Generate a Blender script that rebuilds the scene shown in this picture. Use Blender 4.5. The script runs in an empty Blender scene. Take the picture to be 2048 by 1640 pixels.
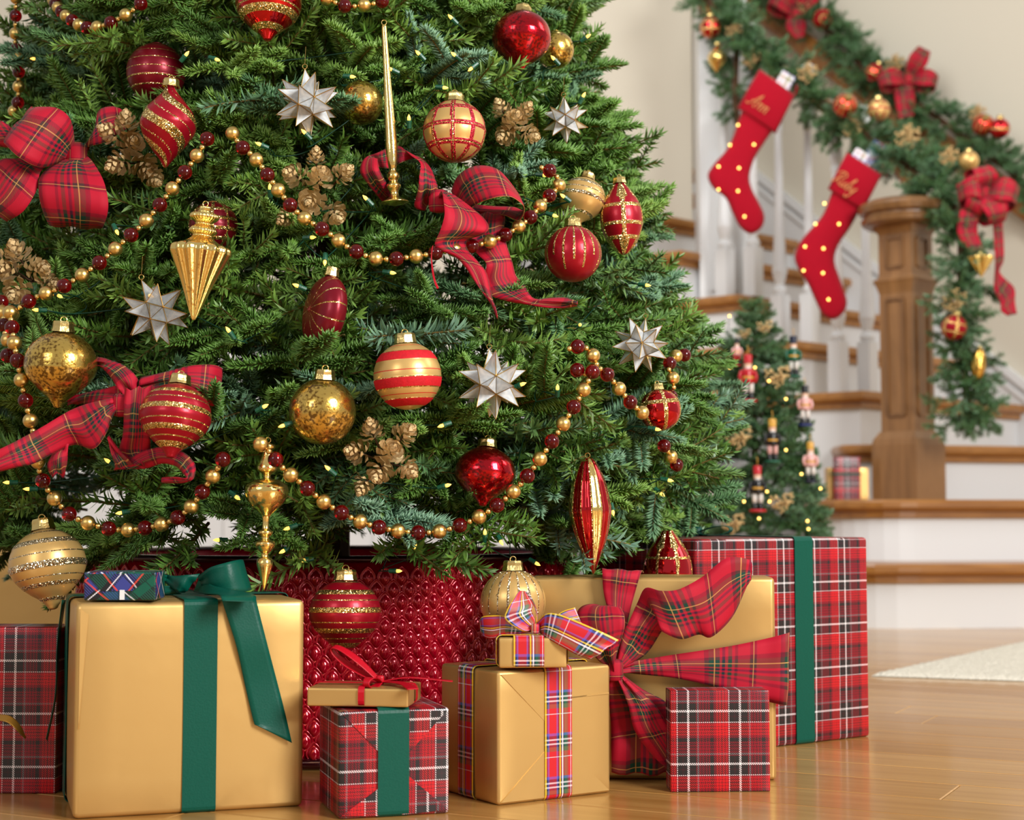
import bpy, bmesh, math, random
import numpy as np
from mathutils import Vector, Matrix

# ------------------------------------------------------------------ camera, world, light, exposure
SC = bpy.context.scene
COL = SC.collection
FPX, CX, CY = 3200.0, 1024.0, 820.0
CAMH = 0.306
TH = math.atan(210.0 / FPX)
cam_d = bpy.data.cameras.new('camera')
cam_d.sensor_width = 36.0
cam_d.sensor_fit = 'HORIZONTAL'
cam_d.lens = FPX / 2048.0 * 36.0
cam_d.clip_start = 0.05
cam_d.dof.use_dof = True
cam_d.dof.focus_distance = 1.83
cam_d.dof.aperture_fstop = 6.3
cam = bpy.data.objects.new('camera', cam_d)
COL.objects.link(cam)
cam.location = (0, 0, CAMH)
cam.rotation_euler = (math.pi / 2 + TH, 0, 0)
SC.camera = cam

world = bpy.data.worlds.new('room_light')
SC.world = world
world.use_nodes = True
bg = world.node_tree.nodes['Background']
bg.inputs[0].default_value = (1.0, 0.995, 0.985, 1)
bg.inputs[1].default_value = 0.36


def area(name, loc, target, sx, sy, power, color):
    d = bpy.data.lights.new(name, 'AREA')
    d.shape = 'RECTANGLE'
    d.size, d.size_y = sx, sy
    d.energy = power
    d.color = color
    o = bpy.data.objects.new(name, d)
    COL.objects.link(o)
    o.location = loc
    o.rotation_euler = (Vector(target) - Vector(loc)).to_track_quat('-Z', 'Y').to_euler()
    return o


area('window_and_fill_light', (2.3, -0.7, 1.9), (0.0, 2.2, 0.45), 1.1, 1.5, 150, (1.0, 0.99, 0.975))
area('window_and_fill_light', (-2.4, -1.6, 2.0), (-0.3, 2.2, 0.5), 1.2, 1.4, 26, (1.0, 0.99, 0.98))  # fill added from the left, stands for no known window
area('stair_fill_light', (3.6, 2.2, 2.9), (1.2, 5.2, 0.9), 1.6, 1.6, 32, (1.0, 0.99, 0.98))  # added fill that brightens the steps, no known window behind it
area('stair_wall_fill_light', (-0.1, 3.3, 2.9), (1.35, 5.8, 1.1), 1.4, 1.4, 38, (1.0, 0.99, 0.98))  # unseen extra light added to brighten the stair wall, not a real lamp
SC.view_settings.view_transform = 'Standard'
SC.view_settings.look = 'None'
SC.view_settings.gamma = 1.0
SC.view_settings.use_curve_mapping = False
SC.view_settings.exposure = 0.19
SC.cycles.max_bounces = 5
SC.cycles.diffuse_bounces = 2
SC.cycles.glossy_bounces = 3
SC.cycles.transmission_bounces = 4
SC.cycles.transparent_max_bounces = 6
SC.cycles.caustics_reflective = False
SC.cycles.caustics_refractive = False

# ------------------------------------------------------------------ helpers
RNG = np.random.default_rng(7)
random.seed(7)
PI = math.pi
MW = {}


def ray(px, py):
    u = (px - CX) / FPX
    v = (CY - py) / FPX
    return Vector((u, math.cos(TH) - v * math.sin(TH), math.sin(TH) + v * math.cos(TH)))


def P(px, py, Y):
    d = ray(px, py)
    t = Y / d.y
    return Vector((d.x * t, Y, CAMH + d.z * t))


def Fl(px, py, z=0.0):
    d = ray(px, py)
    t = (z - CAMH) / d.z
    return Vector((d.x * t, d.y * t, z))


def proj(p):
    x, y, z = p[0], p[1], p[2] - CAMH
    f = y * math.cos(TH) + z * math.sin(TH)
    w = -y * math.sin(TH) + z * math.cos(TH)
    return CX + FPX * x / f, CY - FPX * w / f, y


def sc_at(Y):
    return FPX / Y


def root(name, loc, rz=0.0, label=None, cat=None, group=None, kind=None):
    o = bpy.data.objects.new(name, None)
    o.empty_display_size = 0.05
    COL.objects.link(o)
    o.location = loc
    o.rotation_euler = (0, 0, rz)
    MW[o.name] = Matrix.Translation(Vector(loc)) @ Matrix.Rotation(rz, 4, 'Z')
    tag(o, label, cat, group, kind)
    return o


def tag(o, label=None, cat=None, group=None, kind=None):
    if label: o['label'] = label
    if cat: o['category'] = cat
    if group: o['group'] = group
    if kind: o['kind'] = kind
    return o


def meshdata(name, V, F, mats, mi=None, uv=None, smooth=True):
    me = bpy.data.meshes.new(name)
    V = [tuple(v) for v in V]
    me.from_pydata(V, [], [tuple(f) for f in F])
    for m in (mats if isinstance(mats, (list, tuple)) else [mats]):
        me.materials.append(m)
    if mi is not None:
        me.polygons.foreach_set('material_index', np.asarray(mi, dtype=np.int32))
    if uv is not None:
        ul = me.uv_layers.new(name='UVMap')
        li = np.empty(len(me.loops), dtype=np.int32)
        me.loops.foreach_get('vertex_index', li)
        ul.data.foreach_set('uv', np.asarray(uv, dtype=np.float32)[li].ravel())
    if smooth:
        me.polygons.foreach_set('use_smooth', np.ones(len(me.polygons), dtype=bool))
    me.update()
    return me


def link(name, me, parent=None, mat=None):
    o = bpy.data.objects.new(name, me)
    COL.objects.link(o)
    if parent is not None:
        o.parent = parent
        if mat is not None: o.matrix_local = mat
    elif mat is not None:
        o.matrix_world = mat
    return o


def mk(name, V, F, mats, parent=None, mi=None, uv=None, smooth=True, world=False):
    """one mesh object; world=True: V are world coordinates, brought into the parent's frame"""
    if world and parent is not None:
        inv = MW[parent.name].inverted()
        V = [inv @ Vector(v) for v in V]
    return link(name, meshdata(name, V, F, mats, mi, uv, smooth), parent)


def solid(o, t, offset=0.0):
    m = o.modifiers.new('thickness', 'SOLIDIFY')
    m.thickness = t
    m.offset = offset
    m.use_rim = True
    return o


def catmull(pts, n):
    pts = [np.asarray(p, dtype=float) for p in pts]
    if len(pts) == 2:
        return [pts[0] + (pts[1] - pts[0]) * i / (n - 1) for i in range(n)]
    ext = [2 * pts[0] - pts[1]] + pts + [2 * pts[-1] - pts[-2]]
    out = []
    seg = len(pts) - 1
    for i in range(n):
        s = i / (n - 1) * seg
        k = min(int(s), seg - 1)
        t = s - k
        p0, p1, p2, p3 = ext[k], ext[k + 1], ext[k + 2], ext[k + 3]
        out.append(0.5 * ((2 * p1) + (-p0 + p2) * t + (2 * p0 - 5 * p1 + 4 * p2 - p3) * t * t + (-p0 + 3 * p1 - 3 * p2 + p3) * t ** 3))
    return out


class MB:
    """collects shapes, becomes ONE mesh"""
    def __init__(s):
        s.V, s.F, s.M = [], [], []

    def add(s, V, F, m=0, mat=None):
        b = len(s.V)
        if mat is not None: V = [mat @ Vector(v) for v in V]
        s.V += [tuple(v) for v in V]
        s.F += [tuple(b + i for i in f) for f in F]
        s.M += [m] * len(F)
        return s

    def box(s, lo, hi, m=0, mat=None):
        x0, y0, z0 = lo
        x1, y1, z1 = hi
        V = [(x0, y0, z0), (x1, y0, z0), (x1, y1, z0), (x0, y1, z0), (x0, y0, z1), (x1, y0, z1), (x1, y1, z1), (x0, y1, z1)]
        F = [(0, 3, 2, 1), (4, 5, 6, 7), (0, 1, 5, 4), (1, 2, 6, 5), (2, 3, 7, 6), (3, 0, 4, 7)]
        return s.add(V, F, m, mat)

    def tube(s, pts, r, n=6, m=0, caps=True):
        pts = [Vector(p) for p in pts]
        rs = r if isinstance(r, (list, tuple)) else [r] * len(pts)
        V, F = [], []
        up = Vector((0, 0, 1))
        last = None
        for i, p in enumerate(pts):
            t = (pts[min(i + 1, len(pts) - 1)] - pts[max(i - 1, 0)])
            if t.length < 1e-9: t = Vector((0, 0, 1))
            t.normalize()
            a = (last - t * last.dot(t)) if last is not None else (up.cross(t) if abs(t.z) < .95 else Vector((1, 0, 0)).cross(t))
            a.normalize()
            last = a
            b = t.cross(a)
            for k in range(n):
                an = 2 * PI * k / n
                V.append(p + (a * math.cos(an) + b * math.sin(an)) * rs[i])
        for i in range(len(pts) - 1):
            for k in range(n):
                F.append((i * n + k, i * n + (k + 1) % n, (i + 1) * n + (k + 1) % n, (i + 1) * n + k))
        if caps:
            F.append(tuple(range(n - 1, -1, -1)))
            F.append(tuple((len(pts) - 1) * n + k for k in range(n)))
        return s.add(V, F, m)

    def lathe(s, prof, n=20, m=0, mat=None):
        V, F = [], []
        for r, z in prof:
            for k in range(n):
                a = 2 * PI * k / n
                V.append((r * math.cos(a), r * math.sin(a), z))
        for i in range(len(prof) - 1):
            for k in range(n):
                F.append((i * n + k, i * n + (k + 1) % n, (i + 1) * n + (k + 1) % n, (i + 1) * n + k))
        F.append(tuple(range(n - 1, -1, -1)))
        F.append(tuple((len(prof) - 1) * n + k for k in range(n)))
        return s.add(V, F, m, mat)

    def prism(s, poly, z0, z1, m=0, mat=None):
        n = len(poly)
        V = [(x, y, z0) for x, y in poly] + [(x, y, z1) for x, y in poly]
        F = [tuple(range(n - 1, -1, -1)), tuple(range(n, 2 * n))] + [(i, (i + 1) % n, n + (i + 1) % n, n + i) for i in range(n)]
        return s.add(V, F, m, mat)

    def build(s, name, mats, parent=None, smooth=False, world=False):
        return mk(name, s.V, s.F, mats, parent, s.M, None, smooth, world)

    def data(s, name, mats, smooth=False):
        return meshdata(name, s.V, s.F, mats, s.M, None, smooth)


def ball(r, nu=14, nv=9, c=(0, 0, 0), sz=1.0):
    prof = [(max(r * math.sin(PI * i / nv), r * .02), -r * math.cos(PI * i / nv) * sz) for i in range(nv + 1)]
    b = MB().lathe(prof, nu)
    return [(x + c[0], y + c[1], z + c[2]) for x, y, z in b.V], b.F


# ------------------------------------------------------------------ materials
def nodemat(name):
    m = bpy.data.materials.new(name)
    m.use_nodes = True
    return m, m.node_tree, m.node_tree.nodes['Principled BSDF']


def N(nt, t, **kw):
    n = nt.nodes.new(t)
    for k, v in kw.items():
        setattr(n, k, v)
    return n


def srgb(r, g, b):
    f = lambda c: (c / 255.0) / 12.92 if c / 255.0 <= 0.04045 else ((c / 255.0 + 0.055) / 1.055) ** 2.4
    return (f(r), f(g), f(b), 1)


def math_node(nt, op, a, b=None, c=None):
    n = N(nt, 'ShaderNodeMath', operation=op)
    for i, x in enumerate((a, b, c)):
        if x is None: continue
        if isinstance(x, (int, float)): n.inputs[i].default_value = x
        else: nt.links.new(x, n.inputs[i])
    return n.outputs[0]


def mixcol(nt, fac, a, b, mode='MIX'):
    n = N(nt, 'ShaderNodeMix', data_type='RGBA', blend_type=mode)
    for s, x in ((n.inputs[0], fac), (n.inputs[6], a), (n.inputs[7], b)):
        if hasattr(x, 'is_linked') or hasattr(x, 'links'): nt.links.new(x, s)
        else: s.default_value = x
    return n.outputs[2]


def ramp(nt, fac, stops, interp='LINEAR'):
    n = N(nt, 'ShaderNodeValToRGB')
    n.color_ramp.interpolation = interp
    e = n.color_ramp.elements
    while len(e) < len(stops): e.new(0.5)
    for i, (p, c) in enumerate(stops):
        e[i].position = p
        e[i].color = c
    nt.links.new(fac, n.inputs[0])
    return n


def plain(name, col, rough=.5, metal=0.0, coat=0.0, bump=0.0, bscale=60.0, vary=0.0, spec=.5, sheen=0.0, trans=0.0, ior=1.45, emit=None, es=0.0, alpha=1.0):
    m, nt, b = nodemat(name)
    b.inputs['Base Color'].default_value = col
    b.inputs['Roughness'].default_value = rough
    b.inputs['Metallic'].default_value = metal
    b.inputs['Coat Weight'].default_value = coat
    b.inputs['Coat Roughness'].default_value = 0.06
    b.inputs['Specular IOR Level'].default_value = spec
    b.inputs['Sheen Weight'].default_value = sheen
    b.inputs['Transmission Weight'].default_value = trans
    b.inputs['IOR'].default_value = ior
    b.inputs['Alpha'].default_value = alpha
    if emit:
        b.inputs['Emission Color'].default_value = emit
        b.inputs['Emission Strength'].default_value = es
    if bump or vary:
        tc = N(nt, 'ShaderNodeTexCoord')
        nz = N(nt, 'ShaderNodeTexNoise')
        nz.inputs['Scale'].default_value = bscale
        nz.inputs['Detail'].default_value = 4
        nt.links.new(tc.outputs['Object'], nz.inputs['Vector'])
        if bump:
            bp = N(nt, 'ShaderNodeBump')
            bp.inputs['Strength'].default_value = bump
            bp.inputs['Distance'].default_value = 0.01
            nt.links.new(nz.outputs['Fac'], bp.inputs['Height'])
            nt.links.new(bp.outputs[0], b.inputs['Normal'])
        if vary:
            d = tuple(c * (1 - vary) for c in col[:3]) + (1,)
            l = tuple(min(1, c * (1 + vary)) for c in col[:3]) + (1,)
            nt.links.new(ramp(nt, nz.outputs['Fac'], [(.3, d), (.7, l)]).outputs[0], b.inputs['Base Color'])
    return m


def glitter(name, col, col2, scale=900.0, amt=.9, metal=.95, rough=.22):
    """sparkling flakes: every cell turns its own way"""
    m, nt, b = nodemat(name)
    tc = N(nt, 'ShaderNodeTexCoord')
    vo = N(nt, 'ShaderNodeTexVoronoi')
    vo.inputs['Scale'].default_value = scale
    nt.links.new(tc.outputs['Object'], vo.inputs['Vector'])
    g = N(nt, 'ShaderNodeNewGeometry')
    sub = N(nt, 'ShaderNodeVectorMath', operation='SUBTRACT')
    sub.inputs[1].default_value = (.5, .5, .5)
    nt.links.new(vo.outputs['Color'], sub.inputs[0])
    sc = N(nt, 'ShaderNodeVectorMath', operation='SCALE')
    sc.inputs['Scale'].default_value = amt * 1.6
    nt.links.new(sub.outputs[0], sc.inputs[0])
    ad = N(nt, 'ShaderNodeVectorMath', operation='ADD')
    nt.links.new(g.outputs['Normal'], ad.inputs[0])
    nt.links.new(sc.outputs[0], ad.inputs[1])
    no = N(nt, 'ShaderNodeVectorMath', operation='NORMALIZE')
    nt.links.new(ad.outputs[0], no.inputs[0])
    nt.links.new(no.outputs[0], b.inputs['Normal'])
    sp = N(nt, 'ShaderNodeSeparateColor')
    nt.links.new(vo.outputs['Color'], sp.inputs[0])
    nt.links.new(ramp(nt, sp.outputs[0], [(.2, col), (.85, col2)]).outputs[0], b.inputs['Base Color'])
    b.inputs['Metallic'].default_value = metal
    b.inputs['Roughness'].default_value = rough
    return m


def mercury(name, col, fleck, rough=.14, scale=55.0, cover=.47):
    """mirror glass with flecked silvering"""
    m, nt, b = nodemat(name)
    tc = N(nt, 'ShaderNodeTexCoord')
    n1 = N(nt, 'ShaderNodeTexNoise')
    n1.inputs['Scale'].default_value = scale * 5
    n1.inputs['Detail'].default_value = 6
    n2 = N(nt, 'ShaderNodeTexNoise')
    n2.inputs['Scale'].default_value = scale * .7
    for n in (n1, n2): nt.links.new(tc.outputs['Object'], n.inputs['Vector'])
    s = math_node(nt, 'ADD', math_node(nt, 'MULTIPLY', n1.outputs['Fac'], .65), math_node(nt, 'MULTIPLY', n2.outputs['Fac'], .35))
    r = ramp(nt, s, [(cover - .06, fleck), (cover + .04, col)])
    nt.links.new(r.outputs[0], b.inputs['Base Color'])
    rr = ramp(nt, s, [(cover - .06, (.42, .42, .42, 1)), (cover + .05, (rough, rough, rough, 1))])
    nt.links.new(rr.outputs[0], b.inputs['Roughness'])
    b.inputs['Metallic'].default_value = .95
    bp = N(nt, 'ShaderNodeBump')
    bp.inputs['Strength'].default_value = .12
    bp.inputs['Distance'].default_value = .004
    nt.links.new(s, bp.inputs['Height'])
    nt.links.new(bp.outputs[0], b.inputs['Normal'])
    b.inputs['Coat Weight'].default_value = .5
    return m


def tartan(name, setu, pu, setv, pv, twill=.0022, rough=.5, sheen=0.0, weave=0.0, spec=.5, diag=False):
    """woven check from UVs in metres: stripes across and along meet in a diagonal twill; stops with alpha 1 lie on top"""
    m, nt, b = nodemat(name)
    uv = N(nt, 'ShaderNodeUVMap')
    sp = N(nt, 'ShaderNodeSeparateXYZ')
    nt.links.new(uv.outputs[0], sp.inputs[0])
    cu, cv = sp.outputs[0], sp.outputs[1]
    if diag:
        cu, cv = math_node(nt, 'ADD', math_node(nt, 'MULTIPLY', sp.outputs[0], .64), math_node(nt, 'MULTIPLY', sp.outputs[1], .77)), math_node(nt, 'SUBTRACT', math_node(nt, 'MULTIPLY', sp.outputs[0], .64), math_node(nt, 'MULTIPLY', sp.outputs[1], .77))
    fu = math_node(nt, 'FRACT', math_node(nt, 'ADD', math_node(nt, 'DIVIDE', cu, pu), 100.0))
    fv = math_node(nt, 'FRACT', math_node(nt, 'ADD', math_node(nt, 'DIVIDE', cv, pv), 100.0))
    ru = ramp(nt, fu, setu, 'CONSTANT')
    rv = ramp(nt, fv, setv, 'CONSTANT')
    tw = math_node(nt, 'FRACT', math_node(nt, 'ADD', math_node(nt, 'DIVIDE', math_node(nt, 'ADD', sp.outputs[0], sp.outputs[1]), twill), 100.0))
    twm = math_node(nt, 'GREATER_THAN', tw, .5)
    c = mixcol(nt, twm, ru.outputs[0], rv.outputs[0])
    am = math_node(nt, 'MULTIPLY', ru.outputs[1], math_node(nt, 'SUBTRACT', 1.0, math_node(nt, 'MULTIPLY', math_node(nt, 'GREATER_THAN', tw, .72), .75)))
    bm = math_node(nt, 'MULTIPLY', rv.outputs[1], math_node(nt, 'SUBTRACT', 1.0, math_node(nt, 'MULTIPLY', math_node(nt, 'LESS_THAN', tw, .28), .75)))
    c = mixcol(nt, am, c, ru.outputs[0])
    c = mixcol(nt, bm, c, rv.outputs[0])
    nt.links.new(c, b.inputs['Base Color'])
    b.inputs['Roughness'].default_value = rough
    b.inputs['Sheen Weight'].default_value = sheen
    b.inputs['Specular IOR Level'].default_value = spec
    if weave:
        w = math_node(nt, 'MULTIPLY', math_node(nt, 'SINE', math_node(nt, 'MULTIPLY', sp.outputs[0], 2 * PI / .0011)), math_node(nt, 'SINE', math_node(nt, 'MULTIPLY', sp.outputs[1], 2 * PI / .0011)))
        bp = N(nt, 'ShaderNodeBump')
        bp.inputs['Strength'].default_value = weave
        bp.inputs['Distance'].default_value = .0004
        nt.links.new(w, bp.inputs['Height'])
        nt.links.new(bp.outputs[0], b.inputs['Normal'])
    return m


def A(c, a=0.0):
    return (c[0], c[1], c[2], a)


GOLDC = (0.62, 0.40, 0.13, 1)
M = {}
M['gold_paper'] = plain('gold_paper', srgb(220, 178, 108), .38, .62, 0, .10, 9, 0)
M['gold_paper_dark'] = plain('gold_paper_dark', srgb(214, 172, 104), .36, .68, 0, .10, 9, 0)
M['gold_bright'] = mercury('gold_bright', srgb(250, 216, 128), srgb(206, 156, 70), .10, 60, .40)
M['gold_mercury'] = mercury('gold_mercury', srgb(238, 196, 96), srgb(118, 84, 24), .17, 60, .48)
M['gold_metal'] = plain('gold_metal', srgb(232, 182, 88), .22, 1.0, 0, .15, 90)
M['cap_gold'] = plain('cap_gold', srgb(232, 202, 130), .26, 1.0, 0, .1, 200)
M['gold_satin'] = plain('gold_satin', srgb(226, 184, 112), .34, .55, .15)
M['gold_bead'] = mercury('gold_bead', srgb(230, 192, 110), srgb(150, 110, 50), .24, 120, .38)
M['gold_glitter'] = glitter('gold_glitter', srgb(190, 140, 60), srgb(255, 222, 150), 1100, .75)
M['pale_glitter'] = glitter('pale_glitter', srgb(190, 160, 110), srgb(255, 240, 205), 1000, .9)
M['cone_glitter'] = glitter('cone_glitter', srgb(206, 160, 92), srgb(255, 232, 180), 800, .8, .75, .32)
M['red_glitter'] = glitter('red_glitter', srgb(170, 20, 40), srgb(230, 60, 80), 1100, .6, .6, .3)
M['red_satin'] = plain('red_satin', srgb(166, 10, 34), .34, .45, .12)
M['dark_red_satin'] = plain('dark_red_satin', srgb(128, 8, 30), .34, .45, .12)
M['red_flock'] = plain('red_flock', srgb(196, 8, 26), .7, 0, 0, .1, 300, .1)
M['red_glass'] = plain('red_glass', srgb(208, 8, 26), .07, .9, .6)
M['red_mercury'] = mercury('red_mercury', srgb(206, 8, 28), srgb(110, 2, 12), .10, 60, .47)
M['red_bead'] = plain('red_bead', srgb(160, 6, 18), .05, 0, .3, trans=.82, ior=1.35)
M['thread_gold'] = plain('thread_gold', srgb(216, 176, 84), .4, .7)
M['thread_clear'] = plain('thread_clear', srgb(200, 200, 190), .3)
M['shell'] = None
M['brass'] = plain('brass', srgb(196, 160, 92), .3, .9)
M['bark'] = plain('bark', srgb(86, 60, 36), .8, 0, 0, .4, 40, .25)
M['twig'] = plain('twig', srgb(112, 92, 42), .7)
M['wire_green'] = plain('wire_green', srgb(18, 62, 44), .4)
M['socket'] = plain('socket', srgb(22, 86, 60), .35)
M['bulb'] = plain('bulb', srgb(255, 226, 150), .08, 0, .3, trans=.5, emit=srgb(255, 196, 90), es=1.2)
M['star_bulb'] = plain('star_bulb', srgb(255, 226, 150), .1, emit=srgb(255, 205, 100), es=5)
for k_ in ('bulb', 'star_bulb'):
    M[k_].cycles.emission_sampling = 'NONE'
M['green_satin'] = plain('green_satin', srgb(3, 80, 64), .40, 0, 0, .05, 500, .06, .32, 0)
M['red_narrow'] = plain('red_narrow', srgb(186, 4, 30), .40, 0, 0, .05, 400, .06, .4, 0)
M['black_ribbon'] = plain('black_ribbon', srgb(10, 26, 24), .4)
M['gold_ribbon'] = plain('gold_ribbon', srgb(176, 128, 48), .4, .5)
M['collar_red'] = plain('collar_red', srgb(186, 4, 34), .14, .35, .6)
M['collar_rim'] = plain('collar_rim', srgb(58, 4, 14), .2, .4, .5)
M['velvet'] = plain('velvet', srgb(164, 2, 30), .85, 0, 0, .06, 300, .08, .2, .12)
M['stitch'] = plain('stitch', srgb(222, 150, 92), .55, .2)
M['white_paint'] = plain('white_paint', srgb(232, 233, 233), .4, 0, 0, 0, 60, 0)
M['wall_paint'] = plain('wall_paint', srgb(216, 208, 190), .75, 0, 0, .02, 200)
M['oak'] = None
M['floor'] = None

# silver-white capiz shell pane
m, nt, b = nodemat('capiz_shell')
tc = N(nt, 'ShaderNodeTexCoord')
nz = N(nt, 'ShaderNodeTexNoise')
nz.inputs['Scale'].default_value = 70
nz.inputs['Detail'].default_value = 5
nz.inputs['Distortion'].default_value = 1.5
nt.links.new(tc.outputs['Object'], nz.inputs['Vector'])
nt.links.new(ramp(nt, nz.outputs['Fac'], [(.3, srgb(196, 204, 210)), (.7, srgb(250, 250, 246))]).outputs[0], b.inputs['Base Color'])
b.inputs['Roughness'].default_value = .16
b.inputs['Alpha'].default_value = .80
b.inputs['Coat Weight'].default_value = .8
b.inputs['Metallic'].default_value = .05
M['shell'] = m
m2 = m.copy()
m2.name = 'smoky_shell'
m2.node_tree.nodes['Principled BSDF'].inputs['Alpha'].default_value = .30
M['smoky_shell'] = m2


def needles(name, stops, rough=.42):
    m, nt, b = nodemat(name)
    oi = N(nt, 'ShaderNodeObjectInfo')
    at = N(nt, 'ShaderNodeAttribute', attribute_name='tint')
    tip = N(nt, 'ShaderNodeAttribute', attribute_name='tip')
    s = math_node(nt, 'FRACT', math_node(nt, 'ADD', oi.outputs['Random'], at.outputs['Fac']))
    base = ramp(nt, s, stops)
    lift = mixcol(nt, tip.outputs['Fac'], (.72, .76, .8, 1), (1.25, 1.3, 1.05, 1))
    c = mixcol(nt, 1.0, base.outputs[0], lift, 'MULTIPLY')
    nt.links.new(c, b.inputs['Base Color'])
    b.inputs['Roughness'].default_value = rough
    b.inputs['Specular IOR Level'].default_value = .55
    return m


M['needle'] = needles('fir_needle', [(0, srgb(84, 122, 54)), (.35, srgb(102, 140, 58)), (.68, srgb(124, 156, 72)), (.85, srgb(92, 132, 88)), (1, srgb(120, 154, 134))])
M['needle_back'] = needles('fir_needle_dark', [(0, srgb(74, 112, 70)), (.5, srgb(88, 126, 82)), (1, srgb(108, 144, 112))])


# warm oak: grain along local X
def wood(name, c0, c1, rough, coat, sx=1.2, sy=26, bumpy=.04):
    m, nt, b = nodemat(name)
    tc = N(nt, 'ShaderNodeTexCoord')
    oi = N(nt, 'ShaderNodeObjectInfo')
    mp = N(nt, 'ShaderNodeMapping')
    mp.inputs['Scale'].default_value = (sx, sy, sy)
    nt.links.new(tc.outputs['Object'], mp.inputs[0])
    off = N(nt, 'ShaderNodeVectorMath', operation='ADD')
    nt.links.new(mp.outputs[0], off.inputs[0])
    cmb = N(nt, 'ShaderNodeCombineXYZ')
    nt.links.new(math_node(nt, 'MULTIPLY', oi.outputs['Random'], 37.0), cmb.inputs[0])
    nt.links.new(math_node(nt, 'MULTIPLY', oi.outputs['Random'], 91.0), cmb.inputs[1])
    nt.links.new(cmb.outputs[0], off.inputs[1])
    nz = N(nt, 'ShaderNodeTexNoise')
    nz.inputs['Scale'].default_value = 2.0
    nz.inputs['Detail'].default_value = 6
    nz.inputs['Distortion'].default_value = .4
    nt.links.new(off.outputs[0], nz.inputs['Vector'])
    s = math_node(nt, 'ADD', math_node(nt, 'MULTIPLY', nz.outputs['Fac'], .75), math_node(nt, 'MULTIPLY', oi.outputs['Random'], .25))
    nt.links.new(ramp(nt, s, [(.28, c0), (.75, c1)]).outputs[0], b.inputs['Base Color'])
    b.inputs['Roughness'].default_value = rough
    b.inputs['Coat Weight'].default_value = coat
    b.inputs['Coat Roughness'].default_value = .12
    bp = N(nt, 'ShaderNodeBump')
    bp.inputs['Strength'].default_value = bumpy
    bp.inputs['Distance'].default_value = .002
    nt.links.new(nz.outputs['Fac'], bp.inputs['Height'])
    nt.links.new(bp.outputs[0], b.inputs['Normal'])
    return m


M['floor'] = wood('oak_floor', srgb(166, 116, 56), srgb(204, 156, 90), .30, .5)
M['oak'] = wood('oak_tread', srgb(146, 94, 42), srgb(184, 128, 64), .35, .3)
M['newel'] = wood('stained_newel', srgb(112, 77, 43), srgb(158, 114, 70), .35, .25, 20, 2.5)
M['rug'] = plain('rug_wool', srgb(226, 218, 200), .9, 0, 0, .6, 140, .08, .2)

RED, CRIM, BLK = srgb(204, 26, 34), srgb(138, 18, 36), srgb(38, 34, 34)
WHT = srgb(238, 230, 230)
PL = [(0, A(WHT, 1)), (.042, BLK), (.17, CRIM), (.19, srgb(120, 110, 112)), (.225, CRIM), (.27, BLK), (.285, CRIM), (.33, srgb(70, 24, 30)), (.35, CRIM), (.39, BLK), (.405, CRIM), (.44, BLK), (.51, CRIM), (.56, RED), (.60, srgb(90, 18, 26)), (.612, RED), (.66, srgb(90, 18, 26)), (.675, RED), (.72, srgb(90, 18, 26)), (.732, RED), (.78, CRIM), (.80, A(WHT, 1)), (.815, BLK), (.90, srgb(60, 30, 34)), (.93, BLK)]
PL = [(p, A(c, .9 if c is WHT else 0)) for p, c in PL]
M['plaid_paper'] = tartan('plaid_paper', PL, .058, PL, .058, .0023, .32, 0, 0)
M['plaid_paper_dim'] = M['plaid_paper']
rR, rD, rG, rN, rGo = srgb(186, 8, 42), srgb(104, 10, 36), srgb(6, 60, 44), srgb(18, 18, 52), srgb(196, 150, 84)
RU = [(0, A(rR)), (.20, A(rD)), (.26, A(rG)), (.325, A(rGo, .75)), (.34, A(rG)), (.40, A(rR)), (.43, A(rN)), (.47, A(rR)), (.51, A(rG)), (.56, A(rR)), (.60, A(rD)), (.64, A(rR)), (.80, A(rD)), (.84, A(rGo, .65)), (.853, A(rD)), (.89, A(rR))]
M['bow_ribbon'] = tartan('bow_tartan', RU, .078, RU, .088, .0013, .62, .04, .25, .3)
sR, sG, sY, sW, sN, sB = srgb(206, 26, 36), srgb(20, 120, 76), srgb(240, 200, 40), srgb(240, 236, 240), srgb(22, 26, 54), srgb(90, 90, 190)
SU = [(0, A(sY, 1)), (.05, A(sN)), (.09, A(sB)), (.15, A(sR)), (.42, A(sB)), (.47, A(sN)), (.53, A(sY, 1)), (.575, A(sN)), (.62, A(sW, 1)), (.665, A(sN)), (.70, A(sG)), (.80, A(srgb(110, 90, 60))), (.86, A(sR)), (.93, A(sW)), (.96, A(sR))]
SV = [(0, A(sR)), (.30, A(sB)), (.36, A(sN)), (.43, A(sW, .0)), (.47, A(sN)), (.53, A(sW)), (.57, A(sN)), (.62, A(srgb(110, 90, 60))), (.72, A(sR)), (.84, A(sW)), (.86, A(sR))]
M['stewart'] = tartan('stewart_ribbon', SU, .0205, SV, .046, .0009, .42, .0, .1, .5)
aG, aK, aB = srgb(10, 86, 66), srgb(30, 30, 34), srgb(58, 66, 140)
AU = [(0, A(aG)), (.24, A(srgb(14, 54, 44))), (.28, A(aG)), (.42, A(aK)), (.62, A(srgb(220, 70, 60), 1)), (.645, A(aK)), (.66, A(aB)), (.86, A(aK)), (.9, A(sW, 1)), (.92, A(aK))]
M['argyle_paper'] = tartan('green_blue_check_paper', AU, .062, AU, .062, .003, .3, 0, 0, .5, True)
CU = [(0, A(sW)), (.2, A(srgb(190, 60, 60))), (.28, A(sW)), (.5, A(sN)), (.58, A(sY)), (.64, A(sG)), (.72, A(sW)), (.9, A(sB))]
M['pastel_check'] = tartan('pale_check_paper', CU, .05, CU, .05, .004, .5)

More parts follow.
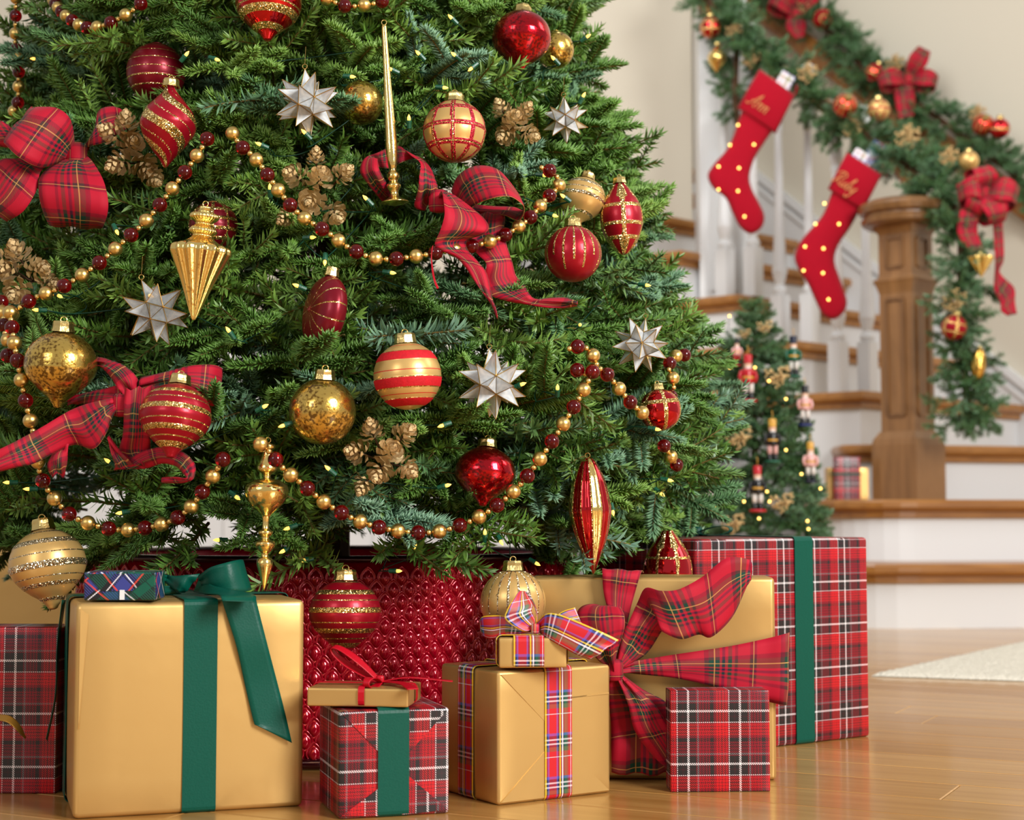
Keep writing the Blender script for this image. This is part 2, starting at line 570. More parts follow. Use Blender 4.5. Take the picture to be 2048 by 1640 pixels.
# ------------------------------------------------------------------ floor, walls
floor_o = MB().box((-6, -5, -.06), (6, 9, -.003)).build('floor', M['floor'])
tag(floor_o, kind='structure', label='honey oak plank floor with a glossy finish')
MW[floor_o.name] = Matrix.Identity(4)
plank_rot = math.radians(-27)
prng = random.Random(3)
plank_me = []
for L in (1.1, 1.45, 1.9):
    mb = MB()
    w, g, c = .104, .0006, .0012
    lo, hi = g, w - g
    V = [(g, lo, -.004), (L - g, lo, -.004), (L - g, hi, -.004), (g, hi, -.004), (g, lo, -c), (L - g, lo, -c), (L - g, hi, -c), (g, hi, -c),
         (g + c, lo + c, 0), (L - g - c, lo + c, 0), (L - g - c, hi - c, 0), (g + c, hi - c, 0)]
    F = [(0, 1, 5, 4), (1, 2, 6, 5), (2, 3, 7, 6), (3, 0, 4, 7), (4, 5, 9, 8), (5, 6, 10, 9), (6, 7, 11, 10), (7, 4, 8, 11), (8, 9, 10, 11)]
    plank_me.append((L, mb.add(V, F).data('plank', M['floor'])))
R2 = Matrix.Rotation(plank_rot, 4, 'Z')
for r in range(8, 54):
    u = -2.9 - prng.random() * .9
    while u < 2.6:
        L, me = prng.choice(plank_me)
        a = R2 @ Vector((u, r * .104, 0))
        bb = R2 @ Vector((u + L, r * .104, 0))
        cx, cy = (a.x + bb.x) / 2, (a.y + bb.y) / 2
        if .9 < cy < 5.4 and abs(cx) < .36 * cy + .75:
            link('plank', me, floor_o, Matrix.Translation(a) @ R2)
        u += L

SV_ = Vector((-.175, .15, 0))          # one going up the flight
SN = Vector((.7317, .6816, 0))         # along a nosing
SD = SV_.normalized()
WN = Vector((-SD.y, SD.x, 0))
if WN.y > 0: WN = -WN                  # stair wall faces the camera
C4 = Vector((1.112, 5.10, 0))
WP = C4 + SN * 1.0                     # a point of the stair wall


def on_wall(px, py, off=0.0):
    d = ray(px, py)
    o = Vector((0, 0, CAMH))
    q = WP + WN * off
    t = (q - o).dot(WN) / d.dot(WN)
    return o + d * t


def slab(name, a, b, z0, z1, t, mat, kind='structure', label=None, parent=None):
    """upright board from a to b (xy), t thick, behind its face"""
    a, b = Vector(a), Vector(b)
    d = (b - a).normalized()
    nrm = Vector((-d.y, d.x, 0))
    V = []
    for z in (z0, z1):
        for p in (a, b, b + nrm * t, a + nrm * t):
            V.append((p.x, p.y, z))
    F = [(0, 3, 2, 1), (4, 5, 6, 7), (0, 1, 5, 4), (1, 2, 6, 5), (2, 3, 7, 6), (3, 0, 4, 7)]
    o = mk(name, V, F, mat, parent, smooth=False)
    if parent is None: tag(o, kind=kind, label=label)
    return o


slab('wall_back', (-5, 6.05, 0), (.69, 6.05, 0), 0, 3.4, .12, M['wall_paint'], label='warm beige painted wall behind the big tree')
slab('wall_stair', (WP + SD * 4.5), (WP - SD * 3.5), 0, 4.2, .12, M['wall_paint'], label='beige wall beside the staircase')
# white wainscot below a rail
w_o = slab('trim_1', (-5, 6.02, 0), (.60, 6.02, 0), 0, .90, .03, M['white_paint'], label='white panelled wainscot on the back wall')
for k in range(15):
    x = -3.6 + k * .28
    slab('wainscot_batten', (x, 6.008, 0), (x + .03, 6.008, 0), .14, .86, .012, M['white_paint'], parent=w_o)
slab('wainscot_rail', (-5, 5.985, 0), (.60, 5.985, 0), .885, .93, .04, M['white_paint'], parent=w_o)
slab('wainscot_base', (-5, 6.0, 0), (.60, 6.0, 0), 0, .13, .02, M['white_paint'], parent=w_o)

# skirt board along the flight
p0, p1 = on_wall(1470, 312, .02), on_wall(2120, 822, .02)


def skirt(name, dz0, dz1, off, parent=None):
    a, b = p0 + WN * off, p1 + WN * off
    a2, b2 = p0 - WN * .02, p1 - WN * .02
    V = [(a.x, a.y, a.z + dz0), (b.x, b.y, b.z + dz0), (b.x, b.y, b.z + dz1), (a.x, a.y, a.z + dz1),
         (a2.x, a2.y, a2.z + dz0), (b2.x, b2.y, b2.z + dz0), (b2.x, b2.y, b2.z + dz1), (a2.x, a2.y, a2.z + dz1)]
    F = [(0, 1, 2, 3), (4, 7, 6, 5), (0, 4, 5, 1), (1, 5, 6, 2), (2, 6, 7, 3), (3, 7, 4, 0)]
    return mk(name, V, F, M['white_paint'], parent, smooth=False)


sk = tag(skirt('trim_2', -1.2, 0, .012), kind='structure', label='white skirt board climbing along the stair wall')
skirt('cap_moulding', -.02, .012, .03, sk)
skirt('bead_moulding', -.065, -.045, .022, sk)

# ------------------------------------------------------------------ staircase
stair = root('staircase', (0, 0, 0), kind='structure', label='white staircase with oak treads, turned balusters and carved newel post')
RISE = .175


def poly_off(poly, d):
    """offset a convex-ish outline outwards by d"""
    n = len(poly)
    out = []
    for i in range(n):
        a, b, c = Vector(poly[i - 1]), Vector(poly[i]), Vector(poly[(i + 1) % n])
        n1 = Vector(((b - a).y, -(b - a).x)).normalized()
        n2 = Vector(((c - b).y, -(c - b).x)).normalized()
        m = n1 + n2
        m = m / max(m.dot(n1), .35) if m.length > 1e-6 else n1
        out.append((b.x + m.x * d, b.y + m.y * d))
    return out


def step(poly, k):
    z = k * RISE
    MB().prism(poly, 0, z - .030).build('riser', M['white_paint'], stair)
    mb = MB()
    o1, o2, o3 = poly_off(poly, .030), poly_off(poly, .036), poly_off(poly, .014)
    n = len(poly)
    prof = [(o3, z - .052), (o3, z - .034), (o1, z - .030), (o2, z - .022), (o2, z - .008), (o1, z)]
    V = [(x, y, zz) for o, zz in prof for x, y in o]
    F = [tuple(range(n - 1, -1, -1)), tuple(5 * n + i for i in range(n))]
    for j in range(5):
        F += [(j * n + i, j * n + (i + 1) % n, (j + 1) * n + (i + 1) % n, (j + 1) * n + i) for i in range(n)]
    mb.add(V, F).build('tread', M['oak'], stair)


def bull(xl, yf, r, slope, yb=5.9):
    """rounded start on the left, front runs off to the right"""
    pts = []
    cxx, cyy = xl + r, yf + r
    for i in range(9):
        a = PI + (PI / 2 + math.atan(slope)) * i / 8
        pts.append((cxx + r * math.cos(a), cyy + r * math.sin(a)))
    e = pts[-1]
    pts.append((2.9, e[1] + (2.9 - e[0]) * slope))
    pts.append((2.9, 7.2))
    pts.append((xl + .02, yb))
    return pts


step(bull(.80, 4.34, .26, .13), 1)
step(bull(.925, 4.60, .20, .14), 2)
step(bull(1.065, 4.99, .06, .30), 3)
for k in range(4, 11):
    c = C4 + SV_ * (k - 4)
    bk = SD * .75
    poly = [(c.x, c.y), (c + SN).to_tuple()[:2], (c + SN + bk).to_tuple()[:2], (c + bk).to_tuple()[:2]]
    step(poly, k)

# wall end beside the flight
pil = MB().box((-.085, -.05, 0), (.085, .09, 1.75)).box((-.05, -.058, .04), (.05, -.05, .52)).build('trim_3', M['white_paint'])
pil.location = (.745, 5.62, 6 * RISE)
tag(pil, kind='structure', label='white panelled wall end at the top of the visible flight')

# balusters: square foot, turned shaft
bprof = [(.012, .17), (.02, .172), (.025, .185), (.018, .20), (.014, .205), (.020, .225), (.026, .25), (.022, .29), (.016, .42), (.014, .60), (.013, .72), (.018, .735), (.014, .75), (.021, .77), (.021, .95)]
mb = MB().box((-.024, -.024, 0), (.024, .024, .17)).lathe(bprof, 14)
bal_me = mb.data('baluster', M['white_paint'], False)
for px, py, k in ((1680, 786, 4), (1739, 787, 4), (1563, 690, 5), (1623, 688, 5), (1509, 592, 6), (1452, 596, 6)):
    z = k * RISE
    d = ray(px, py)
    t = (z - CAMH) / d.z
    p = Vector((d.x * t, d.y * t, z)) + Vector((0, .02, 0))
    q = link('baluster', bal_me, stair, Matrix.Translation(p) @ Matrix.Rotation(math.atan2(SN.y, SN.x), 4, 'Z'))

# rails: the near one over the balusters, the far one by the wall
RA = [P(1838, 385, 4.86), P(1790, 318, 4.98), P(1720, 265, 5.12), P(1560, 140, 5.32), P(1440, 40, 5.5), P(1380, -30, 5.62)]
RB = [on_wall(2130, 470, .07), on_wall(1960, 345, .07), on_wall(1720, 172, .07), on_wall(1560, 50, .07), on_wall(1450, -35, .07)]


def rail(name, pts, w, h):
    pts = [Vector(p) for p in catmull(pts, 24)]
    V, F = [], []
    for i, p in enumerate(pts):
        t = (pts[min(i + 1, 23)] - pts[max(i - 1, 0)])
        s = Vector((-t.y, t.x, 0)).normalized()
        for a, bz in ((-w, -h * .6), (-w * .8, -h), (w * .8, -h), (w, -h * .6), (w, h * .3), (w * .6, h), (-w * .6, h), (-w, h * .3)):
            V.append(p + s * a + Vector((0, 0, bz)))
    for i in range(23):
        for k in range(8):
            F.append((i * 8 + k, i * 8 + (k + 1) % 8, (i + 1) * 8 + (k + 1) % 8, (i + 1) * 8 + k))
    F += [tuple(range(7, -1, -1)), tuple(23 * 8 + k for k in range(8))]
    return mk(name, V, F, M['oak'], stair, smooth=False)


rail('handrail', RA, .03, .028)
rail('handrail', RB, .035, .055)

# newel post
NP = Vector((1.190, 4.80, 2 * RISE))
nw = root('newel_post', NP, math.radians(-47), kind='structure', label='carved oak newel post with round cap')
nw.parent = stair
MW[nw.name] = Matrix.Translation(NP) @ Matrix.Rotation(math.radians(-47), 4, 'Z')


def sq(h, z):
    return [(-h, -h, z), (h, -h, z), (h, h, z), (-h, h, z)]


def sqstack(lv):
    V, F = [], []
    for h, z in lv: V += sq(h, z)
    for i in range(len(lv) - 1):
        for k in range(4):
            F.append((i * 4 + k, i * 4 + (k + 1) % 4, (i + 1) * 4 + (k + 1) % 4, (i + 1) * 4 + k))
    F += [(3, 2, 1, 0), tuple((len(lv) - 1) * 4 + k for k in range(4))]
    return V, F


V, F = sqstack([(.0775, 0), (.0775, .165), (.074, .182), (.064, .198), (.060, .205)])
mk('plinth', V, F, M['newel'], nw, smooth=False)
V, F = sqstack([(.0565, .20), (.0565, .62), (.0605, .635), (.066, .652), (.069, .657), (.069, .662), (.060, .668), (.057, .675), (.057, .80), (.063, .812), (.074, .825)])
mk('shaft', V, F, M['newel'], nw, smooth=False)
for q in range(4):                       # raised mouldings round the sunk panels
    R = Matrix.Rotation(q * PI / 2, 4, 'Z')
    for z0, z1, w in ((.255, .60, .028), (.70, .785, .026)):
        mb = MB()
        y = -.0565
        for a, c in (((-w - .006, z0), (-w + .003, z1)), ((w - .003, z0), (w + .006, z1)), ((-w, z0 - .006), (w, z0 + .003)), ((-w, z1 - .003), (w, z1 + .006))):
            mb.box((a[0], y - .006, a[1]), (c[0], y + .002, c[1]), 0, R)
        mb.build('panel_moulding', M['newel'], nw)
cap_prof = [(.06, .820), (.115, .824), (.128, .832), (.131, .845), (.122, .852), (.122, .858), (.135, .865), (.140, .880), (.134, .892), (.118, .898), (.11, .902), (.03, .905)]
MB().lathe(cap_prof, 40).build('cap', M['newel'], nw, smooth=False)

# ------------------------------------------------------------------ woven rug by the stairs
RGV, RGF = [], []
nx, ny = 150, 70
ra, rb = Fl(1742, 1353), Fl(2250, 1370)
rd = (rb - ra).normalized()
rn = Vector((-rd.y, rd.x, 0))
rs_ = (Fl(2048, 1286) - ra).normalized()
for j in range(ny + 1):
    for i in range(nx + 1):
        u, v = i / nx * 2.2, j / ny * .95
        p = ra + rd * u + rs_ * v
        bmp = .0035 * abs(math.sin(u * 2 * PI / .045 + (PI / 2 if int(v / .022) % 2 else 0))) * abs(math.sin(v * PI / .022))
        edge = min(u, v, 2.2 - u, .95 - v)
        RGV.append((p.x + rn.x * 0, p.y, .006 + bmp if edge > .005 else .001))
for j in range(ny):
    for i in range(nx):
        a = j * (nx + 1) + i
        RGF.append((a, a + 1, a + nx + 2, a + nx + 1))
rug = mk('rug', RGV, RGF, M['rug'])
tag(rug, 'cream braided wool rug lying before the bottom step', 'rug')

# ------------------------------------------------------------------ fir sprays
def sprig_arrays(rng, L, nl, step, rings, prism, stem=True, stem_r=.0011):
    """needles round a stem along +X; returns V, F, tip attribute"""
    V, F, T = [], [], []
    bend = rng.uniform(-.12, .16) * L
    side = rng.uniform(-.12, .12) * L
    cur = lambda s: np.array([s * L, side * s * s, bend * s * s])
    if stem:
        for i in range(4):
            c = cur(i / 3 * .98)
            r = stem_r * (1.15 - .5 * i / 3)
            for k in range(4):
                a = k * PI / 2
                V.append(c + np.array([0, r * math.cos(a), r * math.sin(a)]))
                T.append(-1.0)
        for i in range(3):
            for k in range(4):
                F.append((i * 4 + k, i * 4 + (k + 1) % 4, i * 4 + 4 + (k + 1) % 4, i * 4 + 4 + k))
    n = int(L / step)
    for i in range(n):
        s = .06 + .95 * i / n
        c = cur(min(s, 1))
        for ph in rings:
            phi = ph + rng.normal(0, .22)
            endk = max(0.0, (s - .72) / .28)
            a = math.radians(54 - 32 * endk + rng.normal(0, 6))
            ln = nl * rng.uniform(.82, 1.1) * (1 - .22 * endk) * (.75 + .25 * min(1, s / .15))
            d = np.array([math.cos(a), math.sin(a) * math.sin(phi), math.sin(a) * math.cos(phi)])
            up = np.array([-.25, 0, .45]) * (.25 if True else 0)
            b0 = c + np.array([rng.uniform(-.5, .5) * step, 0, 0])
            mid = b0 + d * ln * .55
            end = b0 + (d + up * .8) * ln
            w = .00115 * rng.uniform(.85, 1.15)
            s1 = np.cross(d, np.array([0, 0, 1.0]))
            s1 = s1 / (np.linalg.norm(s1) + 1e-9)
            s2 = np.cross(s1, d)
            o = len(V)
            if prism:
                V += [b0 + s1 * w * .6, b0 - s1 * w * .6, b0 + s2 * w * .5, mid + s1 * w, mid - s1 * w, mid + s2 * w * .8, end]
                T += [.15, .15, .15, .55, .55, .7, 1.0]
                F += [(o, o + 3, o + 5, o + 2), (o + 2, o + 5, o + 4, o + 1), (o + 1, o + 4, o + 3, o), (o + 3, o + 6, o + 5), (o + 5, o + 6, o + 4), (o + 4, o + 6, o + 3)]
            else:
                roll = rng.uniform(0, PI)
                q = s1 * math.cos(roll) + s2 * math.sin(roll)
                V += [b0 + q * w, b0 - q * w, mid + q * w * 1.1, mid - q * w * 1.1, end]
                T += [.1, .1, .5, .5, .95]
                F += [(o, o + 1, o + 3, o + 2), (o + 2, o + 3, o + 4)]
    return np.array(V), F, np.array(T)


def place(V, M3, t):
    return V @ np.array(M3).T + np.array(t)


def frame(d, up=(0, 0, 1), roll=0.0):
    d = Vector(d).normalized()
    u = Vector(up)
    s = u.cross(d)
    if s.length < 1e-4: s = Vector((1, 0, 0)).cross(d)
    s.normalize()
    u = d.cross(s)
    if roll:
        q = Matrix.Rotation(roll, 3, d)
        s, u = q @ s, q @ u
    return Matrix((d, s, u)).transposed()


def spray(rng, L, nl, step, rings, prism, pairs=3, sub=.62):
    """a branch end: leading shoot and side shoots in a loose plane"""
    Vs, Fs, Ts = [], [], []
    o = 0

    def put(A_, M3, t):
        nonlocal o
        V, F, T = A_
        Vs.append(place(V, M3, t))
        Fs.extend([tuple(i + o for i in f) for f in F])
        Ts.append(T)
        o += len(V)
    put(sprig_arrays(rng, L, nl, step, rings, prism, stem_r=.0017), np.eye(3), (0, 0, 0))
    for k in range(pairs):
        s = .14 + .5 * k / max(1, pairs - 1) + rng.uniform(-.05, .05)
        for sd in (-1, 1):
            if rng.random() < .12: continue
            an = sd * math.radians(rng.uniform(36, 56))
            el = math.radians(rng.uniform(-14, 26))
            d = (math.cos(an) * math.cos(el), math.sin(an) * math.cos(el), math.sin(el))
            l2 = L * sub * (1.12 - .5 * s) * rng.uniform(.8, 1.15)
            put(sprig_arrays(rng, l2, nl * .95, step, rings, prism), np.array(frame(d)), (s * L, 0, .0))
    return np.concatenate(Vs), Fs, np.concatenate(Ts)


def spray_mesh(name, A_, mats):
    V, F, T = A_
    mi = [1 if T[f[0]] < 0 else 0 for f in F]
    me = meshdata(name, V, F, mats, mi, None, True)
    at = me.attributes.new('tip', 'FLOAT', 'POINT')
    at.data.foreach_set('value', np.clip(T, 0, 1).astype(np.float32))
    return me


RINGS6 = (PI / 2, -PI / 2, .85, -.85, 2.2, -2.2)
RINGS5 = (PI / 2, -PI / 2, .6, -.6, PI)
RINGS4 = (PI / 2, -PI / 2, .3, 3.0)
srng = np.random.default_rng(11)
SPRAYS = [spray_mesh('branch', spray(srng, .120, .0145, .0020, RINGS6, True, 3), [M['needle'], M['twig']]) for _ in range(9)]
LOWSPRAY = [spray(srng, .125, .0172, .0047, RINGS4, False, 3) for _ in range(6)]
FARSPRAY = [spray_mesh('sprig', spray(srng, .085, .018, .0042, RINGS4, False, 2), [M['needle_back'], M['twig']]) for _ in range(5)]


def foliage(name, items, src, mats, parent, inv=None):
    """joined mass of sprays: ONE part of kind stuff.  items: (index, 3x3, position, scale)"""
    Vs, Fq, Ft, Ts, Tn = [], [], [], [], []
    o = 0
    pre = []
    for V, F, T in src:
        q = np.array([f for f in F if len(f) == 4], dtype=np.int64)
        t = np.array([f for f in F if len(f) == 3], dtype=np.int64)
        pre.append((V, q, t, T))
    for i, M3, p, s in items:
        V, q, t, T = pre[i]
        Vs.append(place(V * s, M3, p))
        Fq.append(q + o)
        Ft.append(t + o)
        Ts.append(T)
        Tn.append(np.full(len(V), RNG.random()))
        o += len(V)
    V = np.concatenate(Vs)
    q = np.concatenate(Fq)
    t = np.concatenate(Ft)
    T = np.concatenate(Ts)
    tn = np.concatenate(Tn)
    if inv is not None: V = V - np.array(inv)
    me = bpy.data.meshes.new(name)
    me.vertices.add(len(V))
    me.vertices.foreach_set('co', V.astype(np.float32).ravel())
    nl_ = len(q) * 4 + len(t) * 3
    me.loops.add(nl_)
    me.loops.foreach_set('vertex_index', np.concatenate([q.ravel(), t.ravel()]).astype(np.int32))
    me.polygons.add(len(q) + len(t))
    st = np.concatenate([np.arange(len(q)) * 4, len(q) * 4 + np.arange(len(t)) * 3]).astype(np.int32)
    me.polygons.foreach_set('loop_start', st)
    for m_ in mats: me.materials.append(m_)
    mi = np.concatenate([(T[q[:, 0]] < 0), np.zeros(len(t), bool)]).astype(np.int32)
    me.polygons.foreach_set('material_index', mi)
    me.polygons.foreach_set('use_smooth', np.ones(len(q) + len(t), dtype=bool))
    me.update(calc_edges=True)
    for nm, arr in (('tip', np.clip(T, 0, 1)), ('tint', tn)):
        at = me.attributes.new(nm, 'FLOAT', 'POINT')
        at.data.foreach_set('value', arr.astype(np.float32))
    ob = link(name, me, parent)
    ob['kind'] = 'stuff'
    return ob


# ------------------------------------------------------------------ the big tree: shape
TX, TY = -.26, 2.30
RZ = [(.16, .40), (.25, .46), (.30, .53), (.38, .575), (.47, .58), (.53, .56), (.60, .515), (.73, .475), (.80, .455), (.87, .43), (.93, .405), (1.0, .39), (1.3, .305), (2.15, .02)]


def RT(z):
    return float(np.interp(z, [a for a, _ in RZ], [b for _, b in RZ]))


def on_tree(px, py, off=0.0):
    """first point of the pixel's ray inside the tree's outline grown by off"""
    best, bd = None, 1e9
    for i in range(440):
        Y = 1.55 + i * .0025
        p = P(px, py, Y)
        d = math.hypot(p.x - TX, p.y - TY) - (RT(p.z) + off)
        if d <= 0: return p
        if d < bd: best, bd = p, d
    return best


KEEP = []      # (px, py, rx, ry, Y): what hangs on the tree and stays in the open


def keep(p, rx, ry, m=1.0):
    x, y, Y = proj(p)
    KEEP.append((x, y, rx * m, ry * m, Y))

# ------------------------------------------------------------------ ornaments
BALL = [(math.sin(PI * i / 16), -math.cos(PI * i / 16)) for i in range(15)] + [(.24, .965), (.22, 1.0)]
ONION = [(.0, -1.14), (.10, -1.12), (.17, -1.02), (.30, -.86), (.58, -.64), (.86, -.34), (.985, -.08), (1.0, .1), (.95, .38), (.80, .64), (.55, .85), (.30, .97), (.22, 1.03)]
DROPP = [(.0, -1.50), (.07, -1.45), (.22, -1.22), (.52, -.86), (.86, -.36), (.99, -.02), (.985, .22), (.82, .62), (.52, .98), (.30, 1.22), (.19, 1.42), (.19, 1.5)]
TEAR = [(.0, -1.72), (.25, -1.6), (.62, -1.18), (.90, -.6), (1.0, -.05), (.96, .4), (.80, .85), (.55, 1.25), (.33, 1.55), (.2, 1.72)]
EGG = [(.0, -1.15), (.4, -1.08), (.78, -.75), (.97, -.3), (1.0, .05), (.92, .5), (.7, .95), (.42, 1.35), (.24, 1.58), (.2, 1.64)]


def lathe_body(prof, R, rows, segs, idx=None, rmod=None, raise_=.0006, smoothp=True):
    pr = catmull([(a, b) for a, b in prof], rows + 1) if smoothp else [np.array(p) for p in prof]
    rows = len(pr) - 1
    V, F, mi = [], [], []
    inds = np.zeros((rows, segs), int)
    for j in range(rows):
        zc = (pr[j][1] + pr[j + 1][1]) / 2
        for k in range(segs):
            inds[j, k] = idx(zc, 2 * PI * (k + .5) / segs) if idx else 0
    for j in range(rows + 1):
        r, z = max(pr[j][0], .004), pr[j][1]
        for k in range(segs):
            th = 2 * PI * k / segs
            rr = r * (rmod(z, th) if rmod else 1) * R
            if idx and 0 < j < rows and inds[j, k] and inds[j - 1, k] and inds[j, k - 1]: rr += raise_
            V.append((rr * math.cos(th), rr * math.sin(th), z * R))
    for j in range(rows):
        for k in range(segs):
            F.append((j * segs + k, j * segs + (k + 1) % segs, (j + 1) * segs + (k + 1) % segs, (j + 1) * segs + k))
            mi.append(inds[j, k])
    F.append(tuple(rows * segs + k for k in range(segs)))
    mi.append(0)
    return V, F, mi


def cap_mesh(R, w=.29, h=.29):
    V, F, _ = lathe_body([(w * 1.12, 0), (w * 1.05, h * .25), (w, h * .5), (w, h * .8), (w * .9, h), (.05, h)], R, 5, 24, rmod=lambda z, t: 1 + .05 * math.cos(8 * t), smoothp=False)
    return V, F


def bands(lst):
    def f(z, th):
        for a, b_, m_ in lst:
            if a <= z <= b_: return m_
        return 0
    return f


def orn(name, label, px, py, wpx, prof, mats, idx=None, off=-.01, tilt=(0, 0), spin=0.0, rows=72, segs=64, rmod=None, depth=None, cap=True, top=None, kp=1.0, group=None, hook=True, capw=.29):
    p = P(px, py, depth) if depth else on_tree(px, py, off)
    R = wpx / 2 / sc_at(p.y)
    zt = max(z for _, z in prof)
    zb = min(z for _, z in prof)
    r_ = root(name, p, 0, label, 'ornament', group)
    Rm = Matrix.Rotation(tilt[1], 4, 'Y') @ Matrix.Rotation(tilt[0], 4, 'X') @ Matrix.Rotation(spin, 4, 'Z')
    V, F, mi = lathe_body(prof, R, rows, segs, idx, rmod)
    mk('glass_body', [Rm @ Vector(v) for v in V], F, mats, r_, mi)
    if cap:
        T = Rm @ Matrix.Translation((0, 0, (zt - .03) * R))
        V, F = cap_mesh(R, capw)
        cp = mk('cap', [T @ Vector(v) for v in V], F, M['cap_gold'], r_, smooth=False)
        if hook:
            mb = MB()
            mb.tube([T @ Vector((.09 * R * math.cos(a), 0, .33 * R + .09 * R * math.sin(a))) for a in np.linspace(0, 2 * PI, 13)], .010 * R + .0002, 5)
            mb.build('loop', M['cap_gold'], cp)
    s = sc_at(p.y)
    cz = p + Vector((0, 0, (zt + zb) / 2 * R))
    keep(cz, R * s, (zt - zb) / 2 * R * s, kp)
    return r_


def swirl(n, tw, w):
    def f(z, th):
        a = ((th + tw * z) / (2 * PI) * n) % 1.0
        if a < w: return 1
        if .62 < a < .66: return 1
        return 0
    return f


def check(nm, zs, wm, wl, zl=None):
    """broad glitter lines in both directions, a thin bright line within each"""
    def f(z, th):
        a = (th / (2 * PI) * nm) % 1.0
        d = abs(a - .5) * 2 * PI / nm * math.sqrt(max(.05, 1 - min(.98, z * z)))
        e = min(abs(z - q) for q in zs)
        if d < wl or e < wl: return 2
        if d < wm or e < wm: return 1
        return 0
    return f


RS, DRS, GS = M['red_satin'], M['dark_red_satin'], M['gold_satin']
GG, PG = M['gold_glitter'], M['pale_glitter']
stripes_a = bands([(.93, .97, 1), (.60, .72, 1), (.43, .46, 1), (.10, .25, 1), (-.18, -.15, 1), (-.46, -.32, 1), (-.64, -.61, 1), (-.86, -.74, 1)])
stripes_b = bands([(.88, .92, 1), (.55, .68, 1), (.28, .31, 1), (-.10, .08, 1), (-.34, -.31, 1), (-.58, -.48, 1), (-.72, -.70, 1), (-.90, -.82, 1)])

orn('onion_ornament', 'shiny red onion ornament with wide gold glitter rings at the very top of the picture', 537, 12, 134, ONION, [M['red_glass'], GG], bands([(.1, .3, 1), (-.2, -.17, 1), (-.5, -.3, 1), (-.66, -.63, 1), (-.86, -.74, 1)]), .01, (math.radians(-8), 0))
orn('onion_ornament', 'tip of a red ornament peeking out at the top corner of the big tree', 75, -22, 40, ONION, [RS, GG], bands([(.2, .5, 1)]), -.02)
orn('ball_ornament', 'dark red ball with thin gold lines half hidden behind the swirled teardrop', 312, 145, 118, BALL, [DRS, GG], bands([(.6, .63, 1), (.3, .33, 1), (0, .03, 1), (-.3, -.27, 1), (-.6, -.57, 1)]), -.055, cap=False, kp=.95, rows=120)
orn('teardrop_ornament', 'red teardrop ornament with gold glitter swirls beside the pinecones', 336, 254, 112, DROPP, [RS, GG], swirl(3, 1.9, .34), .015, (0, math.radians(3)), segs=96, rows=96)
orn('ball_ornament', 'dark red ball with gold glitter check behind the fluted gold finial', 427, 452, 98, BALL, [DRS, GG, GG], check(9, (-.6, -.2, .2, .6), .07, .03), -.05, (0, 0), .3, 110, 120, cap=False, kp=.95)
orn('onion_ornament', 'antique gold mirrored onion ornament hanging over the plaid bow tail', 121, 735, 144, ONION, M['gold_mercury'], None, .015, (math.radians(4), math.radians(4)))
orn('onion_ornament', 'matte red onion ornament with gold glitter rings in front of the lower bow', 350, 838, 142, ONION, [RS, GG], stripes_a, .035, (math.radians(-12), math.radians(4)), rows=110)
orn('onion_ornament', 'matte gold onion ornament with glitter rings beside the little check gift', 96, 1134, 150, ONION, [GS, PG], stripes_b, .02, (math.radians(-6), math.radians(-10)), rows=110, depth=1.80)
p_disc = (649, 625)
orn('ball_ornament', 'antique gold mirrored ball left of the pinecones in the middle of the tree', 645, 823, 134, BALL, M['gold_mercury'], None, .0, (math.radians(6), math.radians(4)))
orn('ball_ornament', 'gold ball with bright red velvet stripes', 815, 752, 136, BALL, [GS, M['red_flock'], GG], bands([(.86, .88, 1), (.44, .68, 1), (.68, .71, 2), (.42, .44, 2), (.10, .125, 1), (-.38, -.10, 1), (-.10, -.08, 2), (-.40, -.38, 2), (-.58, -.56, 1), (-.9, -.7, 1), (-.7, -.68, 2)]), .015, (0, math.radians(-4)), rows=120)
orn('ball_ornament', 'gold ball with red glitter check lines below the long finial top', 909, 263, 126, BALL, [GS, M['red_glitter'], GG], check(9, (.62, .02, -.55), .075, .014), .02, (math.radians(-4), 0), .15, 130, 150)
orn('ball_ornament', 'antique gold ball partly hidden behind the white shell star', 722, 206, 90, BALL, M['gold_mercury'], None, -.05, cap=False, kp=.9)
orn('onion_ornament', 'shiny red mirrored onion ornament near the top of the tree', 1043, 80, 120, ONION, M['red_mercury'], None, .01, (math.radians(-14), math.radians(2)))
orn('ball_ornament', 'antique gold ball half hidden behind the shiny red onion ornament', 1110, 100, 78, BALL, M['gold_mercury'], None, -.03, cap=False)
orn('onion_ornament', 'gold onion ornament with slanted glitter rings behind the beaded red ball', 1163, 402, 96, ONION, [GS, PG], bands([(.55, .7, 1), (.3, .32, 1), (-.05, .1, 1), (-.4, -.38, 1), (-.7, -.6, 1)]), -.02, (math.radians(-10), math.radians(14)))
orn('teardrop_ornament', 'red teardrop ornament with gold check lines at the edge of the tree', 1243, 438, 86, TEAR, [RS, GG, GG], check(5, (.55, -.3, -.95), .085, .02), .012, (0, math.radians(-3)), .35, 120, 120)


def drips(n):
    def f(z, th):
        a = (th / (2 * PI) * n) % 1.0
        k = int(th / (2 * PI) * n)
        low = (-.55, -.1, -.62, -.3)[k % 4]
        d = abs(a - .5) * 2 * PI / n * math.sqrt(max(.03, 1 - min(.97, z * z)))
        if z > low and d < .024: return 1
        for q in ((.6, .25, low) if k % 2 else (low,)):
            if math.hypot(d, z - q) < .038: return 1
        return 0
    return f


